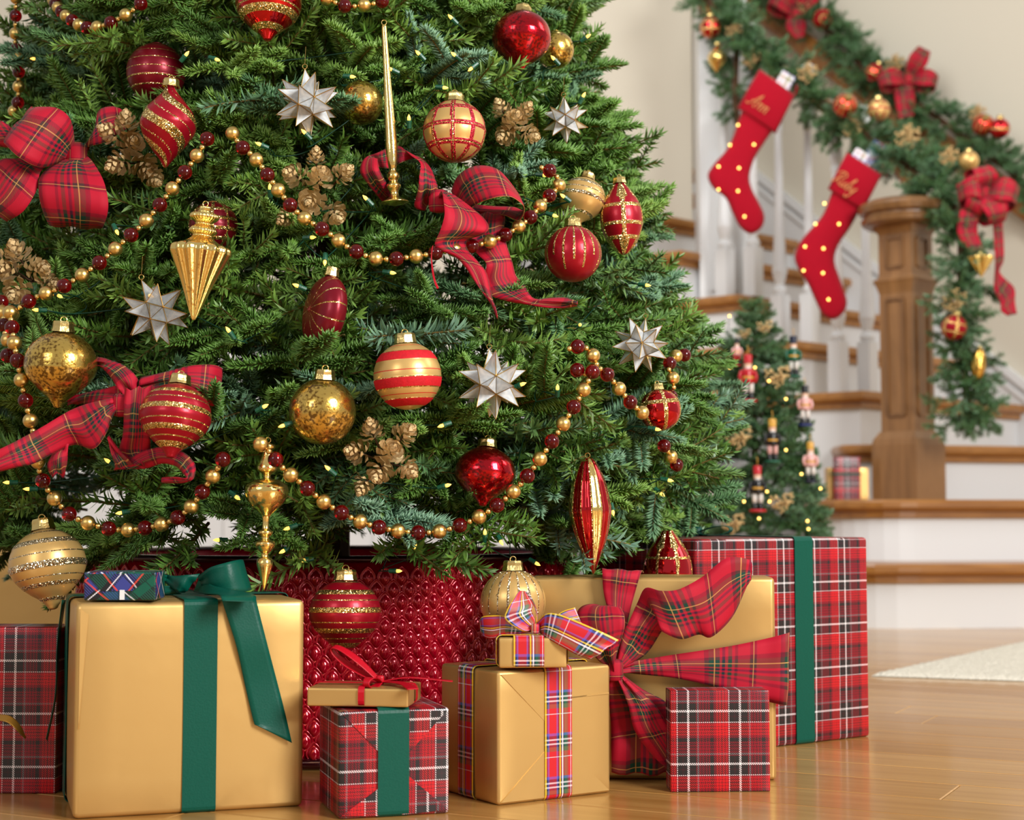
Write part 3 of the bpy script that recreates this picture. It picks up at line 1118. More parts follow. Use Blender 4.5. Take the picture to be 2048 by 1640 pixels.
orn('ball_ornament', 'matte red ball with gold dripping bead lines', 1146, 508, 114, BALL, [RS, GG], drips(16), .03, (0, 0), .2, 120, 160)
orn('onion_ornament', 'shiny deep red mirrored ornament above the bead swag near the collar', 970, 950, 122, [(r, z * .92) for r, z in ONION], M['red_mercury'], None, -.015, (math.radians(-10), math.radians(4)))
orn('ball_ornament', 'red ball with broad gold check bands tucked into the lower tree edge', 1320, 820, 84, BALL, [M['red_glass'], GG, GG], check(6, (.35,), .09, .09), .0, (0, math.radians(-6)), .2, 80, 90, kp=.9)
orn('egg_ornament', 'shiny red egg ornament with glitter check above the large plaid gift', 1336, 1142, 98, EGG, [M['red_glass'], M['red_glitter'], GG], check(7, (.55, -.3), .06, .06), .0, (0, 0), .1, 90, 110, depth=2.06, cap=False)
orn('ball_ornament', 'gold ball with fine glitter lines hanging before the red collar', 1026, 1204, 130, BALL, [GS, PG], drips(18), 0, (0, 0), .2, 120, 160, depth=1.80)
orn('onion_ornament', 'matte red onion ornament with gold rings hanging before the red collar', 690, 1232, 142, ONION, [RS, GG], stripes_a, 0, (math.radians(-3), 0), rows=110, depth=1.80)

# flat disc ornament, seen three-quarter
pd = on_tree(649, 625, -.005)
Rd = 76 / sc_at(pd.y)
r_ = root('disc_ornament', pd, 0, 'dark red flattened disc ornament with radiating gold lines', 'ornament')
DISC = [(.0, -.42), (.06, -.47), (.12, -.44), (.5, -.40), (.8, -.30), (.95, -.15), (1.0, 0), (.95, .15), (.8, .30), (.5, .40), (.12, .44), (.06, .47), (.0, .42)]
V, F, mi = lathe_body(DISC, Rd, 60, 144, lambda z, th: 1 if (abs(((th / (2 * PI) * 14) % 1) - .5) < .035) else 0)
Rm = Matrix.Rotation(math.radians(10), 4, 'Y') @ Matrix.Rotation(math.radians(-62), 4, 'Z') @ Matrix.Rotation(math.radians(90), 4, 'X')
mk('glass_body', [Rm @ Vector(v) for v in V], F, [DRS, GG], r_, mi)
V, F = cap_mesh(Rd * .8, .22)
T = Matrix.Rotation(math.radians(10), 4, 'Y') @ Matrix.Translation((0, 0, Rd * .99))
mk('cap', [T @ Vector(v) for v in V], F, M['cap_gold'], r_, smooth=False)
keep(pd, 60, 92)


def finial(name, label, px0, py0, px1, py1, prof, wpx, mat, depth=None, off=.01, rmod=None, idx=None, segs=48, rows=140, smoothp=True, kp=1.0):
    """prof in unit height 0 (bottom) .. 1 (top), radii in units of half the greatest width"""
    pb = P(px1, py1, depth) if depth else on_tree((px0 + px1) / 2, (py0 + py1) / 2, off)
    Y = pb.y
    a, b_ = P(px1, py1, Y), P(px0, py0, Y)
    H = (b_ - a).length
    R = wpx / 2 / sc_at(Y)
    r_ = root(name, a, 0, label, 'ornament')
    d = (b_ - a).normalized()
    Rm = Vector((0, 0, 1)).rotation_difference(d).to_matrix().to_4x4()
    V, F, mi = lathe_body([(r, z * H / R) for r, z in prof], R, rows, segs, idx, rmod and (lambda z, t: rmod(z * R / H, t)), smoothp=smoothp)
    mk('glass_body', [Rm @ Vector(v) for v in V], F, mat, r_, mi)
    mb = MB()
    tp = Rm @ Vector((0, 0, H))
    mb.tube([tp + Vector((.003 * math.cos(t), 0, .003 + .003 * math.sin(t))) for t in np.linspace(0, 2 * PI, 11)], .0005, 5)
    mb.build('loop', M['cap_gold'], r_)
    s = sc_at(Y)
    for q in (.1, .3, .5, .7, .9):
        wq = float(np.interp(q, [z for _, z in prof], [r for r, _ in prof]))
        keep(a + (b_ - a) * q, max(wq, .25) * R * s, H * s * .13, kp)
    return r_


flute = lambda z, t: 1 + (.06 if z < .66 else .035) * math.cos((14 if z < .66 else 26) * t)
FLUTED = [(0, 0), (.06, .01), (.18, .08), (.55, .33), (.93, .55), (1.0, .60), (.93, .645), (.60, .68), (.38, .72), (.32, .745), (.44, .765), (.47, .785), (.40, .81), (.30, .83), (.26, .85), (.42, .88), (.49, .905), (.42, .935), (.2, .945), (.17, .955), (.18, .995), (.02, 1)]
finial('finial_ornament', 'gold fluted spinning-top finial ornament', 411, 413, 387, 641, FLUTED, 118, M['gold_bright'], off=.03, rmod=flute, segs=112, rows=120)
LONG = [(0, 0), (.8, .012), (1.0, .02), (.7, .035), (.38, .05), (.3, .075), (.48, .10), (.5, .115), (.3, .135), (.45, .155), (.43, .175), (.24, .195), (.34, .24), (.42, .33), (.36, .5), (.26, .72), (.2, .9), (.17, .99), (.05, 1)]
finial('finial_ornament', 'long slender gold spindle ornament standing upright above the bow', 768, 50, 790, 412, LONG, 58, M['gold_bright'], off=.02)
DROPF = [(0, 0), (.08, .03), (.30, .13), (.38, .18), (.3, .215), (.18, .225), (.17, .25), (.28, .265), (.44, .30), (.44, .325), (.2, .345), (.2, .365), (.32, .38), (.32, .40), (.17, .42), (.17, .49), (.3, .52), (.75, .58), (1.0, .655), (.95, .71), (.6, .745), (.2, .76), (.2, .785), (.45, .81), (.48, .84), (.32, .89), (.22, .945), (.34, .965), (.33, .99), (.05, 1)]
finial('finial_ornament', 'gold mirrored finial ornament with onion bulb and long drop above the gold gift', 536, 886, 528, 1180, DROPF, 86, M['gold_bright'], depth=1.74)
ZEP = [(0, 0), (.07, .02), (.35, .14), (.75, .32), (1.0, .52), (.97, .62), (.78, .80), (.45, .94), (.25, .99), (.1, 1)]
finial('finial_ornament', 'long ribbed red and gold striped ornament at the lower tree edge', 1175, 916, 1187, 1148, ZEP, 79, [M['red_glass'], M['gold_bright'], GG], depth=1.88, rmod=lambda z, t: 1 + .05 * abs(math.cos(6 * t)),
       idx=lambda z, th: (1 if int(th / (2 * PI) * 12) % 3 == 0 else 0) if (th / (2 * PI) * 12) % 1 > .1 else 2, segs=120, rows=60)

# ------------------------------------------------------------------ capiz stars
phi = (1 + 5 ** .5) / 2
DV = [Vector(v) for v in [(x, y, z) for x in (-1, 1) for y in (-1, 1) for z in (-1, 1)] + [(0, s / phi, t * phi) for s in (-1, 1) for t in (-1, 1)] + [(s / phi, t * phi, 0) for s in (-1, 1) for t in (-1, 1)] + [(s * phi, 0, t / phi) for s in (-1, 1) for t in (-1, 1)]]
DVn = [v.normalized() for v in DV]
IC = [Vector(v).normalized() for v in [(s, 0, t * phi) for s in (-1, 1) for t in (-1, 1)] + [(0, t * phi, s) for s in (-1, 1) for t in (-1, 1)] + [(t * phi, s, 0) for s in (-1, 1) for t in (-1, 1)]]


def star(label, px, py, hpx, ax, rz, mat, off=.01):
    p = on_tree(px, py, off)
    R = hpx / 2 / sc_at(p.y)
    r_ = root('shell_star', p, 0, label, 'ornament')
    Rm = Matrix.Rotation(rz, 4, 'Y') @ Matrix.Rotation(ax, 4, 'X') @ Matrix.Rotation(ax * 1.7, 4, 'Z')
    q = .47
    me = None
    fr = MB()
    srt = random.Random(int(px))
    for c in DVn:
        ring = sorted(range(12), key=lambda i: -IC[i].dot(c))[:3]
        e1 = (IC[ring[0]] - c * IC[ring[0]].dot(c)).normalized()
        e2 = c.cross(e1)
        ring.sort(key=lambda i: math.atan2(IC[i].dot(e2), IC[i].dot(e1)))
        for i in range(3):
            a, b_ = IC[ring[i]] * q * R, IC[ring[(i + 1) % 3]] * q * R
            tip = c * R
            base = (a + b_) / 2
            ex = (b_ - a).normalized()
            ez = (tip - base)
            h = ez.length
            ez.normalize()
            ey = ez.cross(ex)
            if me is None:
                w = (b_ - a).length / 2
                t = .0004
                me = meshdata('pane', [(-w, 0, 0), (w, 0, 0), (0, 0, h), (-w, t, 0), (w, t, 0), (0, t, h)], [(0, 2, 1), (3, 4, 5), (0, 1, 4, 3), (1, 2, 5, 4), (2, 0, 3, 5)], mat, None, None, False)
            m4 = Matrix((ex, ey, ez)).transposed().to_4x4()
            m4.translation = base
            link('pane', me, r_, Rm @ m4)
            fr.tube([Rm @ a, Rm @ tip], [.00055, .0004], 4)
            fr.tube([Rm @ a, Rm @ b_], .00055, 4)
    fr.build('brass_frame', M['brass'], r_)
    top = max((Rm @ c * R for c in DVn), key=lambda v: v.z)
    hb = MB()
    hb.tube([top + Vector((.0028 * math.cos(t), 0, .0028 + .0028 * math.sin(t))) for t in np.linspace(0, 2 * PI, 11)], .0004, 5)
    hb.tube([top + Vector((0, 0, .0056)), top + Vector((.001, 0, .026))], .0002, 4)
    hb.build('hanging_loop', M['brass'], r_)
    keep(p, hpx * .42, hpx * .47)


star('bright white shell star with brass edges beside the hidden gold ball', 615, 207, 142, .35, .12, M['shell'], .02)
star('pale shell star near the tree edge below the hidden gold ball', 1130, 240, 98, .8, .4, M['shell'], .0)
star('smoky shell star in the shade beside the fluted gold finial', 311, 625, 142, .5, -.1, M['smoky_shell'], -.005)
star('white shell star hanging below the tail of the upper bow', 985, 768, 148, .15, .0, M['shell'], .02)
star('pale shell star at the edge of the tree above the bead loop', 1281, 690, 118, .95, .25, M['shell'], -.005)

# ------------------------------------------------------------------ glittered pinecones
mbc = MB()
NS = 42
for i in range(NS):
    t = i / NS
    z = -.55 + 1.65 * t
    r = (1 - t ** 1.7) * .95 + .12
    an = i * 2.39996
    tilt = math.radians(10 + 55 * t)
    w = .25 * (1 - .4 * t)
    L = r
    Vp = [(.12, 0, 0), (L * .62, -w * .8, .02), (L * .62, w * .8, .02), (L * .92, -w, .10), (L * .92, w, .10), (L, -w * .45, .17), (L, w * .45, .17), (L * .8, 0, -.09)]
    Fp = [(0, 1, 2), (1, 3, 4, 2), (3, 5, 6, 4), (0, 7, 1), (0, 2, 7), (1, 7, 3), (2, 4, 7), (3, 7, 5), (4, 6, 7), (5, 7, 6)]
    m4 = Matrix.Translation((0, 0, z)) @ Matrix.Rotation(an, 4, 'Z') @ Matrix.Rotation(-tilt, 4, 'Y')
    mbc.add(Vp, Fp, 0, m4)
cone_me = mbc.data('pinecone', M['cone_glitter'], False)


def cones(label, lst, off=-.01, depth=None, size=1.0, kp=True, cat='pinecones', me=None):
    """lst: (px, py, diameter px, dx, dz lean)"""
    c0 = lst[0]
    mx, my = sum(q[0] for q in lst) / len(lst), sum(q[1] for q in lst) / len(lst)
    p0_ = P(mx, my, depth) if depth else on_tree(mx, my, off)
    r_ = root('pinecone_cluster', p0_, 0, label, cat)
    for i, (px, py, dpx, dx, dz) in enumerate(lst):
        p = P(px, py, p0_.y - .006 * (i % 2))
        R = dpx / 2 / sc_at(p.y)
        d = Vector((dx, -.55, dz))
        m4 = Vector((0, 0, 1)).rotation_difference(d).to_matrix().to_4x4() @ Matrix.Rotation(i * 1.3, 4, 'Z') @ Matrix.Scale(R, 4)
        m4.translation = p - p0_
        link('pinecone', me or cone_me, r_, m4)
        if kp: keep(p, dpx * .55, dpx * .55)
    st = MB()
    for px, py, dpx, dx, dz in lst:
        p = P(px, py, p0_.y)
        st.tube([p - p0_, Vector((0, .045, -.005))], .0012, 5)
    st.build('stem', M['bark'], r_)
    return r_


cones('gold glittered pinecone cluster on the bead swag in the middle of the tree', [(593, 352, 58, -.5, .1), (640, 358, 60, .2, .3), (684, 350, 52, .9, .6), (624, 402, 62, -.1, -.2), (668, 425, 56, .5, -.6), (575, 432, 46, -1.0, -.9), (632, 318, 44, .1, 1.2)], -.005)
cones('gold glittered pinecone cluster right of the antique gold ball', [(718, 905, 58, -.7, .1), (745, 865, 54, -.2, 1.0), (806, 872, 58, .9, .7), (780, 905, 62, .2, .2), (760, 940, 60, -.2, -.5), (812, 935, 52, .9, -.7), (728, 968, 46, -.6, -1.3)], .0)
cones('gold glittered pinecone cluster at the edge beside the bead strand', [(38, 512, 66, -.2, .6), (74, 540, 58, .8, .1), (22, 545, 60, -.6, .2), (35, 580, 64, -.1, -.4), (98, 565, 44, 1.0, -.3), (-6, 520, 58, -1, .3)], .01)
cones('gold glittered pinecone cluster between the bow and the swirled teardrop', [(252, 252, 58, .1, .9), (226, 268, 56, -.9, .4), (262, 290, 62, .3, .1), (240, 325, 58, -.7, -.5), (288, 330, 60, .6, -.7), (305, 352, 50, .9, -1.0)], -.005)
cones('gold glittered pinecone cluster beside the check-lined gold ball', [(1005, 222, 48, -.6, 1.0), (1030, 245, 60, .1, .2), (1015, 268, 54, -.5, -.4), (1058, 268, 46, .9, -.5), (1048, 225, 44, .7, .9)], -.02)

# ------------------------------------------------------------------ bead garland
V, F = ball(1.0, 20, 13)
bead_red = meshdata('red_bead', V, F, M['red_bead'])
bead_gold = meshdata('gold_bead', V, F, M['gold_bead'])
V, F = ball(1.0, 12, 8)
bead_small = meshdata('spacer_bead', V, F, M['gold_bead'])


def strand(label, pix, off=.02, start=0, dep=None):
    pts = []
    for i, q in enumerate(pix):
        if len(q) == 3: pts.append(P(q[0], q[1], q[2]))
        else:
            p = on_tree(q[0], q[1], off)
            pts.append(p)
    path = catmull([tuple(p) for p in pts], 400)
    path = [Vector(p) for p in path]
    r_ = root('bead_strand', path[0], 0, label, 'bead garland', 'bead garland strands')
    o = path[0]
    acc, nxt, k = 0.0, .004, start
    rb, rs = .0084, .0034
    string = [path[0] - o]
    for a, b_ in zip(path[:-1], path[1:]):
        seg = (b_ - a).length
        while acc + seg >= nxt:
            p = a + (b_ - a) * ((nxt - acc) / max(seg, 1e-9))
            ty = k % 4
            if ty % 2:
                link('spacer_bead', bead_small, r_, Matrix.Translation(p - o) @ Matrix.Scale(rs, 4))
            else:
                link('red_bead' if ty == 0 else 'gold_bead', bead_red if ty == 0 else bead_gold, r_, Matrix.Translation(p - o) @ Matrix.Scale(rb, 4))
                keep(p, rb * sc_at(p.y) * 1.0, rb * sc_at(p.y) * 1.0)
            string.append(p - o)
            k += 1
            nxt += (rb + rs) * 1.0
        acc += seg
    mb = MB()
    mb.tube(string, .0006, 5)
    mb.build('string', M['red_narrow'], r_)
    return r_


strand('red and gold bead strand looping along the top edge of the big tree', [(96, -20), (120, 20), (165, 53), (205, 52), (255, 28), (285, 5)], .02, 0)
strand('red and gold bead strand hanging down at the upper corner of the tree', [(32, -10), (31, 85), (37, 122), (36, 205), (24, 228)], .01, 2)
strand('red and gold bead strand at the top centre of the picture', [(648, -5), (690, 12), (730, 10), (765, 2), (800, -20)], .02, 2)
strand('red and gold bead strand falling from the swirled teardrop towards the pinecones', [(418, 272), (393, 313), (345, 377), (296, 438), (240, 490), (184, 537), (122, 575), (62, 600), (10, 640)], .03, 0)
strand('red and gold bead swag below the middle pinecones running behind the bow', [(462, 262), (482, 292), (513, 320), (560, 385), (600, 430), (655, 465), (700, 497), (757, 518), (830, 513), (885, 503), (945, 492), (1000, 475), (1055, 440), (1090, 400), (1118, 370), (1105, 345), (1072, 332)], .03, 2)
strand('red and gold bead strand hanging down past the antique gold onion', [(20, 620), (25, 660), (35, 720), (52, 805), (70, 880), (85, 960), (128, 1018), (165, 1042), (240, 1060), (325, 1048), (375, 1020), (415, 968), (445, 920), (450, 902)], .035, 2)
strand('red and gold bead strand doubling back at the edge of the picture', [(2, 600), (8, 640), (10, 665), (22, 700), (5, 720)], .02, 0)
strand('red and gold bead swag along the bottom of the tree above the collar', [(515, 884), (535, 900), (565, 935), (597, 962), (660, 1012), (735, 1048), (818, 1064), (890, 1060), (968, 1028), (1032, 978), (1078, 920), (1120, 858), (1160, 793), (1186, 742), (1192, 722), (1168, 694), (1135, 698)], .04, 2)
strand('red and gold bead strand crossing over the loop at the tree edge', [(1150, 735), (1165, 748), (1200, 738), (1225, 762), (1262, 806), (1290, 830)], .03, 0)
strand('short red and gold bead loop on the outermost branch', [(1372, 710), (1352, 712), (1337, 735), (1348, 765), (1340, 800)], .0, 0)
strand('short red and gold bead end below the check-banded red ball', [(1326, 888), (1345, 918), (1362, 942)], .0, 0)

# ------------------------------------------------------------------ ribbon and bows
def strip(name, ea, eb, mat, parent, W, n=56, m=8, thick=.0007, crown=0.0, keepit=False, ripple=0.0):
    """ribbon between two edge curves (world points), smooth, with UVs in metres"""
    A_ = catmull([tuple(p) for p in ea], n)
    B_ = catmull([tuple(p) for p in eb], n)
    V, F, uv = [], [], []
    s = 0.0
    prev = None
    for i in range(n):
        mid = (A_[i] + B_[i]) / 2
        if prev is not None: s += np.linalg.norm(mid - prev)
        prev = mid
        for j in range(m + 1):
            t = j / m
            p = A_[i] * (1 - t) + B_[i] * t
            f_ = i / (n - 1)
            gather = max(0.0, 1 - 3.2 * min(f_, 1 - f_)) + .22
            p = p + np.array([0, -crown * math.sin(PI * t) - ripple * gather * math.sin(3 * PI * t + 9 * f_), ripple * .5 * gather * math.cos(4 * PI * t + 7 * f_)])
            V.append(p)
            uv.append((t * W, s))
    for i in range(n - 1):
        for j in range(m):
            a = i * (m + 1) + j
            F.append((a, a + 1, a + m + 2, a + m + 1))
    o = mk(name, V, F, mat, parent, None, uv, True, world=True)
    solid(o, thick)
    if keepit:
        for i in range(0, n, 4):
            q = Vector((A_[i] + B_[i]) / 2)
            r = np.linalg.norm(A_[i] - B_[i]) * .5 * sc_at(q.y) * .8
            keep(q + Vector((0, .01, 0)), max(r, 8), max(r, 8))
    return o


def rib_px(name, pairs, tf, Y, mat, parent, W, keepit=True, crown=.004, n=56):
    ea, eb = [], []
    for q in pairs:
        da = q[4] if len(q) > 4 else 0.0
        db = q[5] if len(q) > 5 else da
        xa, ya = tf(q[0], q[1])
        xb, yb = tf(q[2], q[3])
        ea.append(P(xa, ya, Y + da))
        eb.append(P(xb, yb, Y + db))
    return strip(name, ea, eb, mat, parent, W, n, 8, .0007, crown, keepit, min(.004, crown))


def bow_loop(name, K, d, nrm, L, B, W, mat, parent, pinch=.3, n=48, keepit=False, thick=.0007, open_=1.0):
    K, d, nrm = Vector(K), Vector(d).normalized(), Vector(nrm)
    nrm = (nrm - d * nrm.dot(d)).normalized()
    w = d.cross(nrm)
    ea, eb = [], []
    for i in range(15):
        th = 2 * PI * i / 14
        al = (1 - math.cos(th)) / 2
        p = K + d * L * al + nrm * (B * math.sin(th) * al ** .5)
        ww = W * (pinch + (1 - pinch) * min(1, al * 1.7) ** .8) * (1 - .36 * al ** 4) / 2
        ea.append(p + w * ww)
        eb.append(p - w * ww)
    return strip(name, ea, eb, mat, parent, W, n, 6, thick, 0, keepit)


def knot(K, R, mat, parent):
    b_ = MB().lathe([(.5, -.95), (.86, -.85), (1.0, -.45), (.97, 0), (1.0, .45), (.86, .85), (.5, .95)], 16)
    V, F = b_.V, b_.F
    o = mk('knot', [(K.x + x * R * .85, K.y + y * R * .6, K.z + z * R) for x, y, z in V], F, mat, parent, None, [(v[0] * R * 2, v[2] * R * 2) for v in V], True, world=True)
    return o


BR = M['bow_ribbon']
# upper left bow
kp_ = on_tree(158, 315, .0)
bw = root('plaid_bow', kp_, 0, 'red plaid bow with round loops at the edge of the picture beside pinecones', 'bow')
sY = 1 / sc_at(kp_.y)


def pdir(dx, dy, toward=0.0):
    return Vector((dx, -toward * math.hypot(dx, dy), -dy))


tfb = lambda x, y: (x / 3.154, y / 3.154)
Yb = kp_.y
rib_px('loop', [(560, 960, 470, 1000, .01), (600, 830, 540, 930, .0, -.01), (620, 700, 650, 900, .0, -.015), (700, 670, 740, 850, .005, -.01), (770, 700, 790, 820, .02), (760, 760, 770, 840, .04)], tfb, Yb, BR, bw, .066)
rib_px('loop', [(300, 1060, 250, 950, .01), (240, 1000, 100, 830, .0), (150, 960, 0, 760, -.005), (20, 930, -120, 800, .0), (-120, 960, -220, 880, .02)], tfb, Yb, BR, bw, .066)
rib_px('loop', [(470, 985, 430, 1010, .0), (470, 860, 350, 1035, -.025, -.035), (440, 745, 240, 1050, -.045, -.06), (360, 680, 120, 990, -.05, -.075), (250, 672, 40, 915, -.045, -.07), (205, 682, 25, 895, -.02, -.045), (215, 690, 40, 880, .01, -.01), (330, 800, 180, 940, .03)], tfb, Yb, BR, bw, .066)
rib_px('loop', [(420, 1020, 330, 1000, .0), (270, 1075, 110, 1000, -.03), (230, 1200, 0, 1010, -.05, -.04), (150, 1325, -90, 1130, -.05, -.04), (60, 1388, -160, 1220, -.035), (40, 1395, -170, 1240, -.005), (70, 1340, -120, 1180, .025)], tfb, Yb, BR, bw, .066)
rib_px('loop', [(540, 990, 470, 990, .0), (590, 1030, 330, 1040, -.03, -.025), (650, 1130, 255, 1110, -.05, -.045), (680, 1250, 245, 1200, -.06, -.055), (676, 1350, 262, 1300, -.055, -.05), (650, 1430, 300, 1400, -.035), (630, 1445, 320, 1425, -.005), (600, 1380, 340, 1360, .025)], tfb, Yb, BR, bw, .066)
knot(kp_ + Vector((0, -.012, 0)), .016, BR, bw)

# upper middle bow with long tails
tfc = lambda x, y: (690 + x / 4.096, 260 + y / 4.095)
kc = on_tree(878, 405, .0)
Yc = kc.y
bw = root('plaid_bow', kc, 0, 'red plaid bow with curling tails below the check-lined gold ball', 'bow')
rib_px('loop', [(870, 520, 1000, 660, .02, 0), (920, 400, 1050, 630, .01, -.03), (1010, 320, 1120, 585, 0, -.05), (1120, 290, 1230, 550, 0, -.06), (1250, 320, 1330, 540, 0, -.06), (1350, 420, 1400, 565, .005, -.055), (1440, 560, 1470, 640, .01, -.04), (1465, 660, 1425, 740, .03, -.02), (1380, 640, 1300, 700, .045, .0), (1200, 640, 1150, 700, .05, .01), (1000, 620, 960, 700, .04, .02)], tfc, Yc, BR, bw, .066)
rib_px('tail', [(1040, 680, 1300, 690, .03), (1000, 760, 1310, 740, .015), (1010, 900, 1300, 830, .01), (1080, 1010, 1330, 960, 0), (1160, 1100, 1370, 1080, -.012, .005), (1120, 1230, 1400, 1190, -.005), (1170, 1340, 1470, 1270, -.02, 0), (1330, 1400, 1500, 1330, -.03), (1450, 1425, 1560, 1385, -.03), (1650, 1465, 1700, 1380, -.04), (1780, 1465, 1820, 1385, -.045), (1900, 1430, 1905, 1418, -.05)], tfc, Yc - .015, BR, bw, .066)
rib_px('tail', [(740, 640, 720, 520, .03, .02), (790, 515, 870, 530, -.01, .0), (810, 600, 1080, 670, -.04, -.02), (815, 700, 1170, 770, -.05, -.03), (780, 820, 1150, 840, -.05, -.035), (735, 930, 1000, 905, -.045, -.02), (790, 985, 1010, 990, -.04, -.025), (905, 1040, 1090, 1080, -.04), (990, 1130, 1160, 1180, -.045), (1090, 1290, 1205, 1380, -.05), (1190, 1410, 1235, 1470, -.055), (1245, 1530, 1250, 1535, -.06)], tfc, Yc - .02, BR, bw, .066)
rib_px('edge_wire', [(722, 940, 712, 960, -.05), (712, 1040, 704, 1050, -.05), (725, 1150, 712, 1160, -.055), (742, 1230, 728, 1240, -.06), (770, 1295, 752, 1302, -.06)], tfc, Yc - .02, M['red_narrow'], bw, .02, False, 0)
rib_px('loop', [(640, 680, 720, 560, .01), (570, 640, 740, 520, 0), (600, 500, 760, 480, -.015), (610, 380, 745, 420, -.02, -.005), (618, 270, 700, 310, -.015, .01), (540, 205, 610, 225, -.005, .03), (450, 130, 470, 260, .03, .005), (360, 140, 380, 310, .04, .02), (265, 185, 275, 300, .03, .0), (160, 235, 268, 235, .0, -.01), (125, 340, 275, 310, -.01, -.025), (170, 430, 310, 390, -.01, -.02), (230, 510, 360, 470, 0), (300, 590, 440, 560, .02)], tfc, Yc - .0, BR, bw, .066)
knot(kc + Vector((0, -.008, 0)), .014, BR, bw)

# lower bow
tfl = lambda x, y: (x / 4.267, 680 + y / 4.267)
kl = on_tree(248, 812, .0)
Yl = kl.y
bw = root('plaid_bow', kl, 0, 'red plaid bow with wide tails behind the matte red onion ornament', 'bow')
rib_px('tail', [(1060, 490, 1050, 570, .005), (900, 520, 965, 640, -.01, -.02), (750, 545, 900, 800, -.01, -.03), (630, 585, 800, 925, -.01, -.025), (520, 640, 640, 890, -.02, -.01), (340, 750, 470, 960, -.03, -.015), (200, 830, 300, 1050, -.035, -.03), (80, 900, 150, 1090, -.04), (-60, 980, -20, 1140, -.045), (-200, 1060, -160, 1190, -.05)], tfl, Yl, BR, bw, .066)
rib_px('tail', [(600, 880, 470, 930, -.008, .0), (578, 960, 410, 1040, -.012), (572, 1050, 410, 1110, -.01), (562, 1160, 420, 1165, -.0)], tfl, Yl, BR, bw, .066)
rib_px('tail', [(1070, 420, 1300, 400, -.012), (1060, 600, 1290, 600, -.018), (1048, 800, 1285, 800, -.015), (1020, 950, 1290, 960, -.005), (1090, 1080, 1330, 1050, -.01)], tfl, Yl, BR, bw, .066)
rib_px('tail', [(928, 832, 938, 845, -.02), (1010, 930, 950, 980, -.02), (1090, 1010, 975, 1060, -.02), (1190, 1095, 990, 1108, -.012), (1290, 1080, 1190, 960, -.012), (1390, 1050, 1400, 910, -.02), (1500, 1075, 1570, 960, -.03), (1565, 1140, 1662, 1060, -.035), (1590, 1185, 1655, 1170, -.04), (1500, 1185, 1600, 1212, -.03), (1385, 1188, 1395, 1212, -.01)], tfl, Yl, BR, bw, .066)
rib_px('loop', [(1050, 480, 1180, 410, 0), (1000, 400, 1160, 310, -.005), (940, 310, 1070, 220, .0), (870, 240, 950, 180, .01), (790, 225, 820, 155, .03)], tfl, Yl, BR, bw, .066)
rib_px('loop', [(560, 500, 600, 560, .04), (800, 430, 760, 540, .02), (1050, 400, 1035, 560, .0)], tfl, Yl, BR, bw, .066)
rib_px('loop', [(1190, 480, 1200, 340, .0), (1420, 430, 1420, 270, -.005), (1640, 480, 1640, 215, -.01), (1800, 560, 1840, 215, .0), (1890, 560, 1900, 280, .03), (1800, 600, 1800, 420, .05)], tfl, Yl, BR, bw, .066)
knot(kl + Vector((0, -.006, 0)), .013, BR, bw)

# ------------------------------------------------------------------ the big tree
tree = root('christmas_tree', (TX, TY, 0), 0, 'large green fir Christmas tree standing in a red metal collar', 'tree')
MB().tube([(0, 0, .0), (0, 0, .6), (0, 0, 1.4)], [.03, .026, .018], 10).build('trunk', M['bark'], tree)
KA = np.array(KEEP)
LIFT = .115


def conflict(p, Mt, s=1.0, margin=1.0, slack=.012):
    pts = []
    for f, sd in ((.2, 0), (.45, 0), (.7, 0), (.95, 0), (1.08, 0), (.6, .38), (.6, -.38), (.8, .28), (.8, -.28), (.4, .4), (.4, -.4)):
        pts.append(p + Mt @ Vector((f * LIFT * s, sd * LIFT * s, 0)))
    for q in pts:
        x, y, Y = proj(q)
        dd = ((x - KA[:, 0]) / (KA[:, 2] + 9 * margin)) ** 2 + ((y - KA[:, 1]) / (KA[:, 3] + 9 * margin)) ** 2
        if np.any((dd < 1) & (Y < KA[:, 4] + slack)): return True
    return False


trng = random.Random(21)
sites = []
z = .285
row = 0
while z < 1.20:
    R = RT(z)
    dphi = .088 / max(R, .2)
    ph = -1.95 + (row % 2) * dphi / 2
    while ph < 1.95:
        sites.append((z + trng.gauss(0, .012), ph + trng.gauss(0, .15) * dphi, R))
        ph += dphi
    z += .0455
    row += 1
trng.shuffle(sites)
n_branch = 0
extra = []
for zz, ph, R in sites:
    R = RT(zz) * (1 + .17 * max(0, -math.sin(ph)) * min(1, max(0, (zz - .6) / .3)))
    rad = Vector((math.sin(ph), -math.cos(ph), 0))
    el = math.radians(trng.gauss(-4 if zz > .36 else -13, 12))
    yaw = trng.gauss(0, .28)
    hd = Matrix.Rotation(yaw, 3, 'Z') @ rad
    d = hd * math.cos(el) + Vector((0, 0, math.sin(el)))
    Mt = frame(d, (0, 0, 1), trng.gauss(0, .4))
    s = trng.uniform(.95, 1.3)
    ok = False
    for push in (0, .03, .06, .095, .13):
        p = Vector((TX, TY, zz)) + rad * (R - LIFT * s - push + trng.uniform(-.012, .012))
        if not conflict(p, Mt, s):
            ok = True
            break
    if not ok: continue
    if n_branch < 300:
        m4 = Mt.to_4x4() @ Matrix.Scale(s, 4)
        m4.translation = p - Vector((TX, TY, 0))
        link('branch', trng.choice(SPRAYS), tree, m4)
        n_branch += 1
    else:
        extra.append((trng.randrange(6), Mt, p, s))
